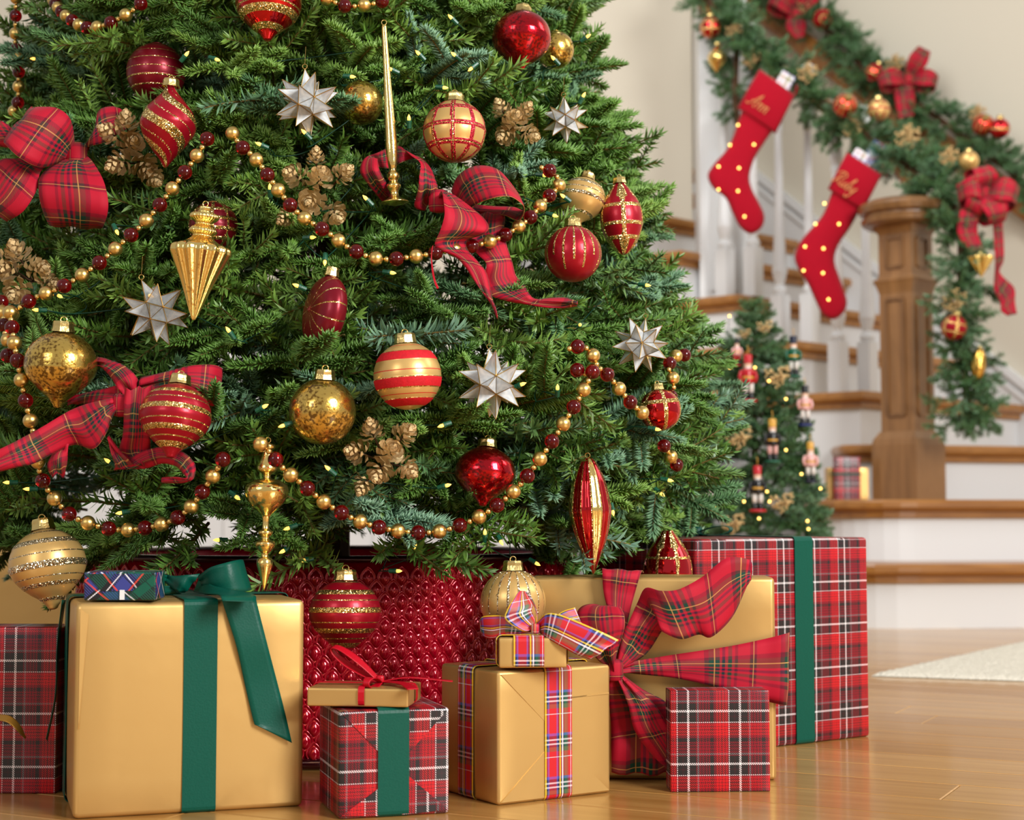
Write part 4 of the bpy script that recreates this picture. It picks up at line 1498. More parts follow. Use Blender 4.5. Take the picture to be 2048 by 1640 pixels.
for i in range(900):
    zz = trng.uniform(.36, 1.25) if i < 740 else trng.uniform(.31, .44)
    R = RT(zz)
    ph = trng.uniform(-2.1, 2.1) if i % 5 else trng.uniform(2.1, 4.2)
    if i >= 740: ph = trng.uniform(-.45, 1.9)
    dep = trng.uniform(.03, .17) if i % 3 else trng.uniform(.17, R - .05)
    rad = Vector((math.sin(ph), -math.cos(ph), 0))
    el = math.radians(trng.gauss(0, 22))
    hd = Matrix.Rotation(trng.gauss(0, .5), 3, 'Z') @ rad
    d = hd * math.cos(el) + Vector((0, 0, math.sin(el)))
    s = trng.uniform(.85, 1.15)
    Mt = frame(d, (0, 0, 1), trng.gauss(0, .5))
    p = Vector((TX, TY, zz)) + rad * max(.02, R - LIFT * s - dep)
    if conflict(p, Mt, s, .4, .0): continue
    extra.append((trng.randrange(6), Mt, p, s))
foliage('foliage', extra, LOWSPRAY, [M['needle'], M['twig']], tree, (TX, TY, 0))
print('tree branches', n_branch, 'extra', len(extra))
mb = MB()
for i in range(46):
    zz = trng.uniform(.33, 1.2)
    ph = trng.uniform(-2.2, 2.2)
    rad = Vector((math.sin(ph), -math.cos(ph), 0))
    mb.tube([Vector((0, 0, zz - .03)), Vector((0, 0, zz)) + rad * (RT(zz) - .13)], [.006, .002], 5)
o = mb.build('limbs', M['bark'], tree)
o['kind'] = 'stuff'

# ------------------------------------------------------------------ light string on the big tree
BUL = [(370, 112, 20, -80), (72, 118, 190, 0), (430, 118, 30, 20), (905, 38, 200, -60), (912, 112, 200, -40), (945, 135, 160, 60), (840, 110, 190, -70), (700, 153, 0, 10), (785, 140, 160, -20), (612, 268, 180, -90), (523, 290, 200, -20), (540, 380, 90, -60), (735, 400, 180, -80), (650, 520, 90, 60), (620, 475, 0, 0), (885, 175, 10, 10), (818, 242, 90, -90), (1110, 120, 160, -70), (1172, 75, 30, -30), (1165, 195, 60, -60), (1105, 430, 20, 20), (1130, 395, 160, -40), (1085, 350, 0, 10), (232, 460, 60, 60), (115, 590, 0, 30), (78, 620, 190, 0), (297, 590, 30, 20), (460, 665, 130, -70), (598, 573, 160, -20), (780, 545, 0, 10), (1160, 650, 90, 0), (1040, 770, 0, -20), (888, 850, 190, 20), (570, 850, 190, 20), (525, 815, 0, -30), (220, 925, 150, -40), (20, 965, 190, 0), (60, 978, 190, 0), (245, 1025, 190, 10), (470, 992, 20, 40), (440, 1080, 180, 0), (580, 1055, 160, 20), (570, 1100, 150, 30), (612, 1120, 190, 10), (660, 940, 180, -60), (890, 972, 0, -15), (830, 1085, 90, 90), (792, 1142, 0, 0), (970, 1070, 90, -60), (1310, 858, 0, 10), (1225, 1020, 80, 80), (1320, 985, 40, 40), (1335, 960, 10, 10), (1290, 570, 0, 10), (1115, 780, 90, -30), (1070, 1125, 30, 30), (1000, 1080, 60, 60)]
ls = root('light_string', (TX, TY, .3), 0, 'green mini light string with small warm bulbs wound through the big tree', 'string lights')
V, F = ball(1, 10, 8)
mbb = MB().lathe([(.15, 0), (.9, .15), (1.0, 1.1), (.95, 2.0), (.6, 2.8), (.12, 3.7)], 10)
bulb_me = mbb.data('bulb', M['bulb'], True)
mbs = MB().lathe([(.9, -4.2), (1.3, -4.0), (1.35, -1.0), (1.55, -.8), (1.5, .4), (1.0, .45)], 8)
sock_me = mbs.data('socket', M['socket'], False)
wpts = []
for i, (x, y, a, e) in enumerate(BUL):
    p = on_tree(x, y, .012)
    an = math.radians(e if a < 90 else 180 - e)
    d = Vector((math.cos(math.radians(a)), -.35, -math.sin(math.radians(e)))).normalized()
    m4 = Vector((0, 0, 1)).rotation_difference(d).to_matrix().to_4x4() @ Matrix.Scale(.0021, 4)
    m4.translation = p - Vector((TX, TY, .3))
    so_ = link('socket', sock_me, ls, m4)
    link('bulb', bulb_me, so_, Matrix.Identity(4))
    wpts.append(p - d * .008)
mb = MB()
for a, c in zip(wpts[:-1], wpts[1:]):
    if (a - c).length > .35: continue
    mid = (a + c) / 2
    ax = Vector((TX, TY, mid.z))
    inn = (ax - mid).normalized()
    mb.tube([Vector(q) for q in catmull([tuple(a), tuple(a + inn * .04), tuple(mid + inn * .06), tuple(c + inn * .04), tuple(c)], 12)], .0008, 4)
mk('wire', mb.V, mb.F, M['wire_green'], ls, world=True)

# ------------------------------------------------------------------ red metal collar
CXY = Vector((TX, 2.30, 0))
col = root('tree_collar', (TX, 2.30, 0), 0, 'round red metal tree collar embossed with teardrop scales', 'tree collar')
H_, RT_, RB_ = .252, .345, .352
CR = lambda z: RB_ + (RT_ - RB_) * z / H_
n = 96
V, F = [], []
for z, r in ((.0, RB_), (H_, RT_), (H_, RT_ - .006), (.0, RB_ - .006)):
    for k in range(n):
        a = 2 * PI * k / n
        V.append((r * math.cos(a), r * math.sin(a), z))
for j in range(4):
    for k in range(n):
        F.append((j * n + k, j * n + (k + 1) % n, ((j + 1) % 4) * n + (k + 1) % n, ((j + 1) % 4) * n + k))
mk('wall_band', V, F, M['collar_red'], col)


def torus_band(name, R, z, rr, hh, mat):
    V, F = [], []
    m_ = 10
    for k in range(n):
        a = 2 * PI * k / n
        for j in range(m_):
            t = 2 * PI * j / m_
            r = R + rr * math.cos(t)
            V.append((r * math.cos(a), r * math.sin(a), z + hh * math.sin(t)))
    for k in range(n):
        for j in range(m_):
            F.append((k * m_ + j, ((k + 1) % n) * m_ + j, ((k + 1) % n) * m_ + (j + 1) % m_, k * m_ + (j + 1) % m_))
    return mk(name, V, F, mat, col)


torus_band('rim', RT_ + .001, H_, .008, .0045, M['collar_rim'])
torus_band('foot_ring', RB_ + .001, .007, .006, .007, M['collar_rim'])
# one embossed scale: pointed arch ridge round an almond boss, Y is outwards
mbx = MB()
pw, phh = .0210, .0300
na = 8
outl = []
for i in range(na + 1):
    t = i / na
    x = pw * .5 * math.sin(PI * t) ** .85
    outl.append((x, phh * (t - .5)))
ring = [(x, z) for x, z in outl] + [(-x, z) for x, z in outl[-2:0:-1]]
V, F = [], []
lev = [(1.0, 0.0), (.93, .0020), (.80, .0020), (.74, .0006), (.60, .0032), (.36, .0052)]
for sfac, yy in lev:
    for x, z in ring:
        V.append((x * sfac, -yy, z * sfac - (0.0 if sfac > .7 else .0015)))
k_ = len(ring)
for j in range(len(lev) - 1):
    for i in range(k_):
        F.append((j * k_ + i, j * k_ + (i + 1) % k_, (j + 1) * k_ + (i + 1) % k_, (j + 1) * k_ + i))
V.append((0, -.0060, -.0015))
for i in range(k_):
    F.append(((len(lev) - 1) * k_ + i, (len(lev) - 1) * k_ + (i + 1) % k_, len(V) - 1))
scale_me = meshdata('scale', V, F, M['collar_red'])
cells = []
rows = 15
ncol = int(2 * PI * RT_ / pw)
for r in range(rows):
    z = .020 + r * .0150
    for c in range(ncol):
        a = 2 * PI * (c + .5 * (r % 2)) / ncol
        R = CR(z)
        x, y = R * math.sin(a), -R * math.cos(a)
        px, py, Y = proj((TX + x, 2.30 + y, z))
        front = math.cos(a)
        # how open to view: in front, not behind the gifts that stand before the collar
        vis = front > .25 and 600 < px < 1160 and not (885 < px < 1225 and py > 1330) and not (650 < px < 900 and py > 1400) and not (1060 < px and py > 1155)
        cells.append((not vis, -front, a, z, R))
cells.sort()
stuff = MB()
for i, (hid, f_, a, z, R) in enumerate(cells):
    m4 = Matrix.Translation((R * math.sin(a), -R * math.cos(a), z)) @ Matrix.Rotation(a, 4, 'Z')
    if i < 300: link('scale', scale_me, col, m4)
    elif f_ < .2: stuff.add(V, F, 0, m4)
so = stuff.build('scales', M['collar_red'], col, True)
so['kind'] = 'stuff'

# ------------------------------------------------------------------ gifts
def wrap_uv(me, off=(0, 0)):
    ul = me.uv_layers.new(name='UVMap')
    for p in me.polygons:
        nx_, ny_, nz_ = (abs(c) for c in p.normal)
        for li in p.loop_indices:
            co = me.vertices[me.loops[li].vertex_index].co
            if nz_ >= nx_ and nz_ >= ny_: u, v = co.x, co.y
            elif nx_ > ny_: u, v = co.y, co.z
            else: u, v = co.x, co.z
            ul.data[li].uv = (u + off[0], v + off[1])


def gift(label, p, yaw, w, d, h, mat, bev=.004, name='gift_box', uvoff=(0, 0), puff=0.0):
    """p = lower front left corner, box runs w along its front, d backwards"""
    r_ = root(name, p, yaw, label, 'gift')
    bm = bmesh.new()
    bmesh.ops.create_cube(bm, size=1.0)
    for v in bm.verts:
        v.co = Vector(((v.co.x + .5) * w, (v.co.y + .5) * d, (v.co.z + .5) * h))
    bmesh.ops.subdivide_edges(bm, edges=bm.edges[:], cuts=5, use_grid_fill=True)
    if puff:
        for v in bm.verts:
            q = Vector((v.co.x / w - .5, v.co.y / d - .5, v.co.z / h - .5)) * 2
            for ax in range(3):
                if abs(abs(q[ax]) - 1) < 1e-4:
                    o2 = [i for i in range(3) if i != ax]
                    if ax == 2 and q[2] < 0: continue
                    v.co[ax] += math.copysign(puff * (1 - q[o2[0]] ** 2) * (1 - q[o2[1]] ** 2), q[ax])
    ed = [e for e in bm.edges if len(e.link_faces) == 2 and e.link_faces[0].normal.dot(e.link_faces[1].normal) < .5]
    bmesh.ops.bevel(bm, geom=ed, offset=bev, segments=3, affect='EDGES', profile=.5)
    me = bpy.data.meshes.new('wrapping')
    bm.normal_update()
    bm.to_mesh(me)
    bm.free()
    me.materials.append(mat)
    me.polygons.foreach_set('use_smooth', np.ones(len(me.polygons), dtype=bool))
    wrap_uv(me, uvoff)
    o = link('wrapping', me, r_)
    return r_


def band(r_, axis, c, W, w, d, h, mat, name='ribbon_band', t=.0009, uvw=None):
    """ribbon once round the box; axis 'y': over front-top-back at x=c, axis 'x': over left-top-right at y=c, axis 'z': round the sides at z=c"""
    e = .0024
    if axis == 'y': A0, B0 = d, h
    elif axis == 'x': A0, B0 = w, h
    else: A0, B0 = w, d
    pts = []
    rr = .006
    zlo = 0 if axis != 'z' else -e
    for cx_, cz_, a0 in ((A0 + e - rr, zlo + rr, -90), (A0 + e - rr, B0 + e - rr, 0), (-e + rr, B0 + e - rr, 90), (-e + rr, zlo + rr, 180)):
        for q in range(4):
            a = math.radians(a0 + q * 30)
            pts.append((cx_ + rr * math.cos(a), cz_ + rr * math.sin(a)))
    pts.append(pts[0])
    V, F, uv = [], [], []
    s = 0
    for i, (a, b_) in enumerate(pts):
        if i: s += math.hypot(a - pts[i - 1][0], b_ - pts[i - 1][1])
        for j in range(3):
            q = c - W / 2 + W * j / 2
            V.append((q, a, b_) if axis == 'y' else (a, q, b_) if axis == 'x' else (a, b_, q))
            uv.append(((uvw or W) * j / 2, s))
    for i in range(len(pts) - 1):
        for j in range(2):
            a = i * 3 + j
            F.append((a, a + 1, a + 4, a + 3))
    o = mk(name, V, F, mat, r_, None, uv, False)
    return solid(o, t, 1.0 if axis == 'y' else 0)


def flap(r_, pts, mat, y0=0.0, name='paper_fold', uv0=(0, 0)):
    """thin folded paper on the front face: pts (x, z)"""
    k = len(pts)
    V = [(x, y0 - .0011, z) for x, z in pts] + [(x, y0 + .0002, z) for x, z in pts]
    F = [tuple(range(k)), tuple(range(2 * k - 1, k - 1, -1))] + [(i, i + k, (i + 1) % k + k, (i + 1) % k) for i in range(k)]
    uv = [(z + uv0[0], x + uv0[1]) for x, z in pts] * 2
    return mk(name, V, F, mat, r_, None, uv, False)


def wl(r_, x, y, z):
    return MW[r_.name] @ Vector((x, y, z))


# large gold gift, front
a, b_ = Fl(145, 1640), Fl(606, 1613)
yaw = math.atan2(b_.y - a.y, b_.x - a.x)
G1w, G1d, G1h = (b_ - a).length, .225, .2165
G1 = gift('large gold wrapped gift with dark green satin ribbon and bow in the foreground', a, yaw, G1w, G1d, G1h, M['gold_paper'], .006, puff=.0012)
band(G1, 'y', G1w * .535, .0345, G1w, G1d, G1h, M['green_satin'])
band(G1, 'x', G1d * .55, .0345, G1w, G1d, G1h, M['green_satin'])
flap(G1, [(.004, .09), (.012, .205), (.004, .211)], M['gold_paper'])
c0 = wl(G1, G1w * .535, G1d * .42, G1h + .004)
tg = lambda x, y: (100 + x / 3.938, 1100 + y / 3.938)
rib_px('tail', [(1130, 330, 1180, 215, -.01, 0), (1230, 345, 1300, 285, -.05), (1330, 355, 1590, 345, -.115, -.09), (1360, 400, 1625, 410, -.128, -.108)], tg, c0.y - .0, M['green_satin'], G1, .0345, False, 0)
tail = [(441, 1192, 510, 1190), (455, 1235, 521, 1235), (474, 1297, 535, 1290), (490, 1370, 552, 1355), (507, 1442, 570, 1425), (512, 1450, 584, 1486)]
ea, eb = [], []
for i, (xa, ya, xb, yb) in enumerate(tail):
    for lst, x, y in ((ea, xa, ya), (eb, xb, yb)):
        d_ = ray(x, y)
        nrm = MW[G1.name].to_3x3() @ Vector((0, -1, 0))
        q = wl(G1, 0, -.004 - .0015 * (i % 3), 0)
        o_ = Vector((0, 0, CAMH))
        t_ = (q - o_).dot(nrm) / d_.dot(nrm)
        lst.append(o_ + d_ * t_)
strip('tail', ea, eb, M['green_satin'], G1, .0345, 40, 6, .0007)
GSM = M['green_satin']
Yg = c0.y - .02
rib_px('loop', [(1165, 215, 1200, 285, 0), (1260, 140, 1290, 310, -.02), (1390, 98, 1430, 330, -.025), (1490, 76, 1560, 322, -.01), (1518, 84, 1578, 300, .015), (1430, 120, 1450, 290, .03), (1200, 210, 1210, 270, .02)], tg, Yg, GSM, G1, .0345, False, .001)
rib_px('loop', [(1180, 195, 1060, 345, -.012), (1080, 195, 1010, 330, -.02), (985, 205, 960, 300, -.012), (925, 200, 900, 262, .0)], tg, Yg, GSM, G1, .0345, False, .002)
rib_px('loop', [(940, 205, 935, 262, 0), (850, 186, 860, 240, -.01), (745, 200, 745, 250, 0), (700, 230, 700, 345, .01), (765, 285, 765, 360, -.01), (960, 285, 1040, 352, -.01)], tg, Yg, GSM, G1, .0345, False, .001)
# ribbon end hanging behind its side
q0, q1 = P(128, 1205, 1.76), P(120, 1300, 1.74)
strip('tail', [P(124, 1200, 1.78), P(114, 1290, 1.76), P(110, 1390, 1.74), P(92, 1478, 1.73)], [P(131, 1200, 1.81), P(119, 1290, 1.79), P(113, 1390, 1.77), P(95, 1482, 1.755)], M['green_satin'], G1, .03, 24)

# little check gift on it
a = P(147, 1203, 1.655)
g = gift('tiny green and blue check gift lying on the large gold gift', wl(G1, .008, .016, G1h + .0018), yaw - math.radians(17), .0735, .05, .0295, M['argyle_paper'], .002, uvoff=(.012, .02))
flap(g, [(0.002, .0275), (.072, .0275), (.05, .010), (.018, .010)], M['argyle_paper'], 0, uv0=(.01, .0))
mk('tape', [(.037, -.0016, .001), (.042, -.0016, .001), (.042, -.0016, .011), (.037, -.0016, .011), (.037, -.0006, .001), (.042, -.0006, .001), (.042, -.0006, .011), (.037, -.0006, .011)], [(0, 1, 2, 3), (4, 7, 6, 5), (0, 4, 5, 1), (1, 5, 6, 2), (2, 6, 7, 3), (3, 7, 4, 0)], M['white_paint'], g, smooth=False)

# dark plaid gift at the picture edge
b_ = Fl(110, 1588)
g = gift('red and black plaid gift cut off by the picture edge beside the large gold gift', Vector((b_.x - .20, b_.y + .004, 0)), math.radians(-1), .20, .06, .182, M['plaid_paper'], .002, uvoff=(.022, .03))
strip('gold_ribbon_curl', [P(-8, 1428, 1.735), P(20, 1432, 1.728), P(40, 1450, 1.73), P(52, 1475, 1.74)], [P(-8, 1440, 1.725), P(15, 1445, 1.72), P(33, 1460, 1.722), P(50, 1478, 1.738)], M['gold_ribbon'], g, .012, 20)
# tall gold gift in the shade behind
pz = .262
q = Fl(-60, 1098, pz)
qb = P(-40, 1098, 2.62)
gift('wide gold gift in the shade behind the striped gold onion ornament', Vector((-1.05, 2.62, 0)), math.radians(2), .50, .10, .25, M['gold_paper_dark'], .004)

# small plaid cube with green ribbon, flat gold parcel on it
a, b_ = Fl(677, 1640), Fl(899, 1627)
yaw5 = math.atan2(b_.y - a.y, b_.x - a.x)
w5 = (b_ - a).length
G5 = gift('small red plaid cube gift with a wide green ribbon down its front', a, yaw5, w5, .105, .108, M['plaid_paper'], .004, uvoff=(.004, .012))
flap(G5, [(.003, .105), (.045, .062), (.045, .106)], M['plaid_paper'], 0, uv0=(.01, .02))
flap(G5, [(w5 - .003, .105), (w5 - .045, .062), (w5 - .045, .106)], M['plaid_paper'], 0, uv0=(.02, .01))
flap(G5, [(.003, .004), (.042, .030), (.042, .002)], M['plaid_paper'], 0, uv0=(.03, .02))
flap(G5, [(w5 - .002, .004), (w5 - .05, .046), (w5 - .05, .002)], M['plaid_paper'], 0, uv0=(.0, .025))
band(G5, 'y', w5 * .485, .0325, w5, .105, .108, M['green_satin'])
z6 = .1105
a, b_, c_ = Fl(614, 1412, z6), Fl(816, 1415, z6), Fl(887, 1400, z6)
yaw6 = math.atan2(b_.y - a.y, b_.x - a.x)
w6, d6 = (b_ - a).length, (c_ - b_).length
G6 = gift('flat gold parcel tied with narrow red ribbon on the plaid cube', a, yaw6, w6, d6, .0185, M['gold_paper_dark'], .0015)
band(G6, 'y', w6 * .54, .0065, w6, d6, .0185, M['red_narrow'])
band(G6, 'x', d6 * .5, .0065, w6, d6, .0185, M['red_narrow'])
k6 = wl(G6, w6 * .66, d6 * .45, .022)
bow_loop('loop', k6, (-.9, .1, .62), (.2, -.4, .9), .062, .008, .012, M['red_narrow'], G6, .5)
bow_loop('loop', k6 + Vector((0, -.004, 0)), (-.35, -.8, .05), (0, -.1, 1), .03, .007, .012, M['red_narrow'], G6, .5)
strip('tail', [k6, k6 + Vector((.02, -.02, 0)), k6 + Vector((.032, -.055, -.002))], [k6 + Vector((.004, .006, 0)), k6 + Vector((.028, -.014, .001)), k6 + Vector((.043, -.049, -.002))], M['red_narrow'], G6, .01, 16)
strip('tail', [k6, k6 + Vector((.03, .0, .004)), k6 + Vector((.075, .01, -.001))], [k6 + Vector((0, .008, .0)), k6 + Vector((.03, .012, .004)), k6 + Vector((.075, .022, -.001))], M['red_narrow'], G6, .01, 16)
knot(k6 + Vector((0, 0, .002)), .005, M['red_narrow'], G6)

# gold cube with check ribbon, tiny gold gift with bow on it
a, b_ = Fl(996, 1612), Fl(1222, 1585)
yaw7 = math.atan2(b_.y - a.y, b_.x - a.x)
w7, d7, h7 = (b_ - a).length, .118, .1405
G7 = gift('gold cube gift with folded envelope front and a check ribbon', a, yaw7, w7, d7, h7, M['gold_paper'], .004, puff=.0008)
flap(G7, [(.003, .137), (w7 * .5, .070), (w7 - .003, .137)], M['gold_paper'])
flap(G7, [(.003, .003), (w7 * .44, .058), (w7 * .56, .058), (w7 - .003, .003)], M['gold_paper'])
flap(G7, [(w7 * .62, .108), (w7 - .003, .110), (w7 - .003, .1085), (w7 * .62, .1065)], M['gold_paper'])
band(G7, 'y', w7 * .515, .0355, w7, d7, h7, M['stewart'], uvw=.0205)
band(G7, 'x', d7 * .52, .030, w7, d7, h7, M['stewart'], uvw=.0205)
yaw8 = math.radians(3)
G8p = Fl(998, 1336, h7 + .0035)
w8 = (Fl(1134, 1336, h7 + .0035) - G8p).length
G8 = gift('tiny gold gift with a check bow on the gold cube gift', G8p, yaw8, w8, .05, .0315, M['gold_paper'], .002)
band(G8, 'y', w8 * .44, .0325, w8, .05, .0315, M['stewart'], uvw=.0205)
band(G8, 'x', .026, .028, w8, .05, .0315, M['stewart'], uvw=.0205)
t8 = lambda x, y: (940 + x / 6.02, 1140 + y / 6.02)
Y8 = G8p.y + .022
rib_px('loop', [(790, 705, 760, 740, 0), (640, 640, 600, 765, -.005), (430, 555, 420, 785, .0), (270, 545, 270, 825, .004), (150, 562, 172, 800, .012), (124, 620, 132, 740, .02), (180, 640, 190, 760, .028), (500, 660, 480, 760, .02)], t8, Y8, M['stewart'], G8, .0205, False, .001)
rib_px('loop', [(785, 700, 770, 690, -.004), (640, 740, 780, 600, -.008, .0), (430, 600, 740, 490, -.012, -.004), (440, 490, 760, 420, -.012, .0), (520, 350, 700, 320, -.006, .006), (600, 255, 660, 255, .004, .012), (680, 300, 720, 300, .016, .018), (780, 450, 800, 470, .02), (800, 600, 810, 640, .012), (790, 680, 800, 690, .0)], t8, Y8, M['stewart'], G8, .0205, False, .001)
rib_px('tail', [(800, 640, 850, 770, .0), (920, 525, 900, 800, -.012, -.014), (1080, 535, 980, 850, -.02), (1300, 620, 1130, 935, -.024), (1560, 735, 1300, 1030, -.026), (1790, 850, 1450, 1085, -.024)], t8, Y8, M['stewart'], G8, .0205, False, .0015)
rib_px('tail', [(880, 640, 960, 700, .005), (1010, 580, 1100, 620, .012), (1110, 500, 1330, 640, .016), (1265, 450, 1340, 650, .02)], t8, Y8, M['stewart'], G8, .0205, False, 0)
knot(P(940 + 785 / 6.02, 1140 + 705 / 6.02, Y8 - .008), .0055, M['stewart'], G8)

# broad gold gift with the big plaid bow
a, b_ = Vector((P(1062, 1400, 1.88).x, 1.885, 0)), Vector((P(1552, 1400, 1.872).x, 1.872, 0))
yaw9 = math.atan2(b_.y - a.y, b_.x - a.x)
w9, h9, d9 = (b_ - a).length, .2335, .07
G9 = gift('broad upright gold gift wrapped with a wide red plaid bow', a, yaw9, w9, d9, h9, M['gold_paper_dark'], .005, puff=.002)
t9 = lambda x, y: (1200 + x / 2.733, 1040 + y / 2.733)
t6 = lambda x, y: (900 + x / 2.828, 1060 + y / 2.828)
Y9 = 1.868
rib_px('band', [(10, 275, 240, 292, .06), (12, 272, 225, 288, .0), (18, 380, 185, 420, -.003), (40, 480, 155, 540, -.006), (90, 640, 130, 690, -.02), (95, 790, 110, 810, -.025)], t9, Y9, BR, G9, .066, False, .002)
rib_px('band', [(85, 800, 95, 840, -.03), (200, 770, 210, 845, -.02), (400, 735, 420, 865, -.010), (700, 690, 690, 925, -.006), (900, 650, 890, 985, -.004), (1022, 622, 1012, 1018, -.003), (1030, 622, 1020, 1018, .03)], t9, Y9, BR, G9, .066, False, .003)
rib_px('tail', [(85, 800, 110, 820, -.03), (120, 640, 250, 740, -.03, -.02), (155, 560, 345, 600, -.03, -.03), (205, 450, 395, 570, -.02, -.035), (250, 370, 330, 600, -.03, -.05), (330, 385, 440, 650, -.05), (430, 378, 540, 625, -.055, -.045), (560, 310, 610, 640, -.05), (690, 212, 720, 540, -.05, -.045), (815, 225, 790, 400, -.045), (832, 290, 815, 340, -.04)], t9, Y9, BR, G9, .066, False, .003)
rib_px('loop', [(945, 800, 925, 830, -.03), (840, 740, 945, 700, -.04, -.05), (740, 600, 985, 560, -.04, -.06), (715, 480, 985, 480, -.035, -.055), (760, 425, 960, 435, -.02, -.04), (840, 440, 975, 470, -.0, -.02), (880, 600, 990, 620, .0, -.015), (900, 800, 960, 780, -.015)], t6, Y9, BR, G9, .066, False, .004)
rib_px('tail', [(60, 850, 110, 850, -.03), (40, 900, 230, 925, -.03, -.025), (50, 1000, 350, 985, -.025, -.02), (60, 1130, 395, 1060, -.02), (60, 1260, 400, 1200, -.02), (62, 1385, 395, 1388, -.012)], t9, Y9, BR, G9, .066, False, .004)
rib_px('tail', [(80, 850, 150, 880, -.035), (150, 1000, 290, 1000, -.04), (190, 1150, 370, 1120, -.04), (290, 1290, 430, 1240, -.035), (400, 1400, 450, 1370, -.03)], t9, Y9, BR, G9, .066, False, .003)
knot(P(*t9(75, 820), Y9 - .035), .013, BR, G9)

# small square plaid gift in front
a, b_ = Fl(1342, 1585), Fl(1541, 1583)
gift('small square red plaid gift standing before the broad gold gift', a, math.atan2(b_.y - a.y, b_.x - a.x), (b_ - a).length, .036, .1115, M['plaid_paper'], .0015, uvoff=(-.0185 + .058, .0285))

# large plaid gift
b_ = Fl(1741, 1473)
yaw11 = math.radians(35)
w11 = .318
a = b_ - Vector((math.cos(yaw11), math.sin(yaw11), 0)) * w11
G11 = gift('large red and black plaid gift with a dark green ribbon beside the stairs', a, yaw11, w11, .24, .2750, M['plaid_paper'], .005, puff=.001, uvoff=(.02, .018))
band(G11, 'y', w11 * .60, .034, w11, .24, .2750, M['green_satin'])
k11 = wl(G11, w11 * .45, .16, .2805)
bow_loop('loop', k11, (-.8, .5, .15), (0, 0, 1), .09, .012, .035, M['green_satin'], G11, .4)
bow_loop('loop', k11, (.8, -.3, .1), (0, 0, 1), .05, .008, .035, M['green_satin'], G11, .4)
knot(k11, .010, M['green_satin'], G11)

# ------------------------------------------------------------------ garlands on the banisters
grng = random.Random(5)


def garland(label, pts, n, rad, group=None):
    path = [Vector(p) for p in catmull([tuple(p) for p in pts], 120)]
    o0 = path[0]
    r_ = root('fir_garland', o0, 0, label, 'garland', group)
    mb = MB()
    mb.tube([p - o0 for p in path[::3]], .012, 6)
    mb.build('vine', M['bark'], r_)
    for i in range(n):
        k = min(119, int((i + .5) / n * 119))
        p = path[k]
        t = (path[min(k + 1, 119)] - path[max(k - 1, 0)]).normalized()
        q = Vector((grng.gauss(0, 1), grng.gauss(-.5, .8), grng.gauss(0, 1)))
        q = (q - t * q.dot(t)).normalized()
        d = q * .75 + t * grng.uniform(.1, 1.0)
        s = grng.uniform(.8, 1.2)
        m4 = frame(d, (0, -.5, 1), grng.uniform(-1, 1)).to_4x4() @ Matrix.Scale(s, 4)
        m4.translation = p - o0 + q * grng.uniform(0, rad * .6)
        link('sprig', grng.choice(FARSPRAY), r_, m4)
    return r_


FG = [P(1400, -30, 5.55), P(1435, 30, 5.48), P(1480, 75, 5.40), P(1545, 125, 5.31), P(1620, 185, 5.22), P(1690, 240, 5.12), P(1760, 290, 5.0), P(1830, 335, 4.88), P(1885, 375, 4.78), P(1920, 450, 4.66), P(1922, 560, 4.62), P(1928, 680, 4.62), P(1932, 780, 4.62), P(1936, 850, 4.62)]
garland('fir garland along the near banister hanging down past the newel post', FG, 260, .05)
RG = [on_wall(1480, -70, .12), on_wall(1570, 0, .13), on_wall(1640, 50, .13), on_wall(1695, 95, .13), on_wall(1735, 150, .13), on_wall(1800, 185, .13), on_wall(1870, 232, .13), on_wall(1940, 285, .13), on_wall(2010, 335, .13), on_wall(2100, 410, .13)]
garland('fir garland along the far banister by the wall', RG, 190, .045)
garland('thin fir strand hanging behind the upper stocking', [P(1474, 95, 5.42), P(1470, 170, 5.40), P(1474, 250, 5.40)], 16, .01)


def gball(label, px, py, w, prof, mats, idx=None, Y=None, tilt=(0, 0), rows=40, segs=48, spin=0):
    return orn('ball_ornament' if prof is BALL else 'drop_ornament', label, px, py, w, prof, mats, idx, 0, tilt, spin, rows, segs, depth=Y, hook=False)


ck = check(6, (.4, -.3), .08, .08)
RGL = M['red_glass']
gball('red ball with gold check at the top end of the near garland', 1421, 55, 44, BALL, [RGL, GG, GG], ck, 5.38)
orn('drop_ornament', 'pointed gold glass drop at the top end of the near garland', 1434, 118, 38, DROPP, M['gold_bright'], None, 0, (0, .05), 0, 30, 32, depth=5.36, hook=False)
gball('red striped ball at the middle of the near garland', 1690, 211, 50, BALL, [RGL, GG], lambda z, th: 1 if (th / (2 * PI) * 14) % 1 < .3 else 0, 5.0, (1.2, .2))
gball('gold ball with red check on the near garland below the plaid bow', 1757, 220, 46, BALL, [GS, M['red_glitter'], GG], check(8, (.55, 0, -.55), .06, .02), 5.0)
gball('red onion ornament with rings facing out on the far garland', 1645, 38, 42, ONION, [RGL, GG], bands([(-.2, -.1, 1), (-.5, -.45, 1), (-.85, -.75, 1)]), on_wall(1645, 38, .2).y, (-1.3, .1))
gball('red ball with gold bands beside the far plaid bow', 1748, 145, 38, BALL, [RGL, GG], bands([(.2, .4, 1), (-.3, -.1, 1)]), on_wall(1748, 145, .2).y, (.3, .5))
gball('red striped ball on the far garland near the picture edge', 1966, 250, 46, BALL, [RGL, GG], lambda z, th: 1 if (th / (2 * PI) * 12) % 1 < .25 else 0, on_wall(1966, 250, .2).y, (1.2, 0))
gball('red ball with a gold cross band near the picture edge', 1999, 257, 42, BALL, [RGL, GG], bands([(-.1, .12, 1)]), on_wall(1999, 257, .2).y, (.3, 0))
gball('red ball with gold check on the garland beside the newel post', 1908, 655, 52, BALL, [RS, GG, GG], ck, 4.54, (.2, .2))
gball('gold satin ball on the near garland by the plaid bow', 1938, 322, 40, BALL, GS, None, 4.7)
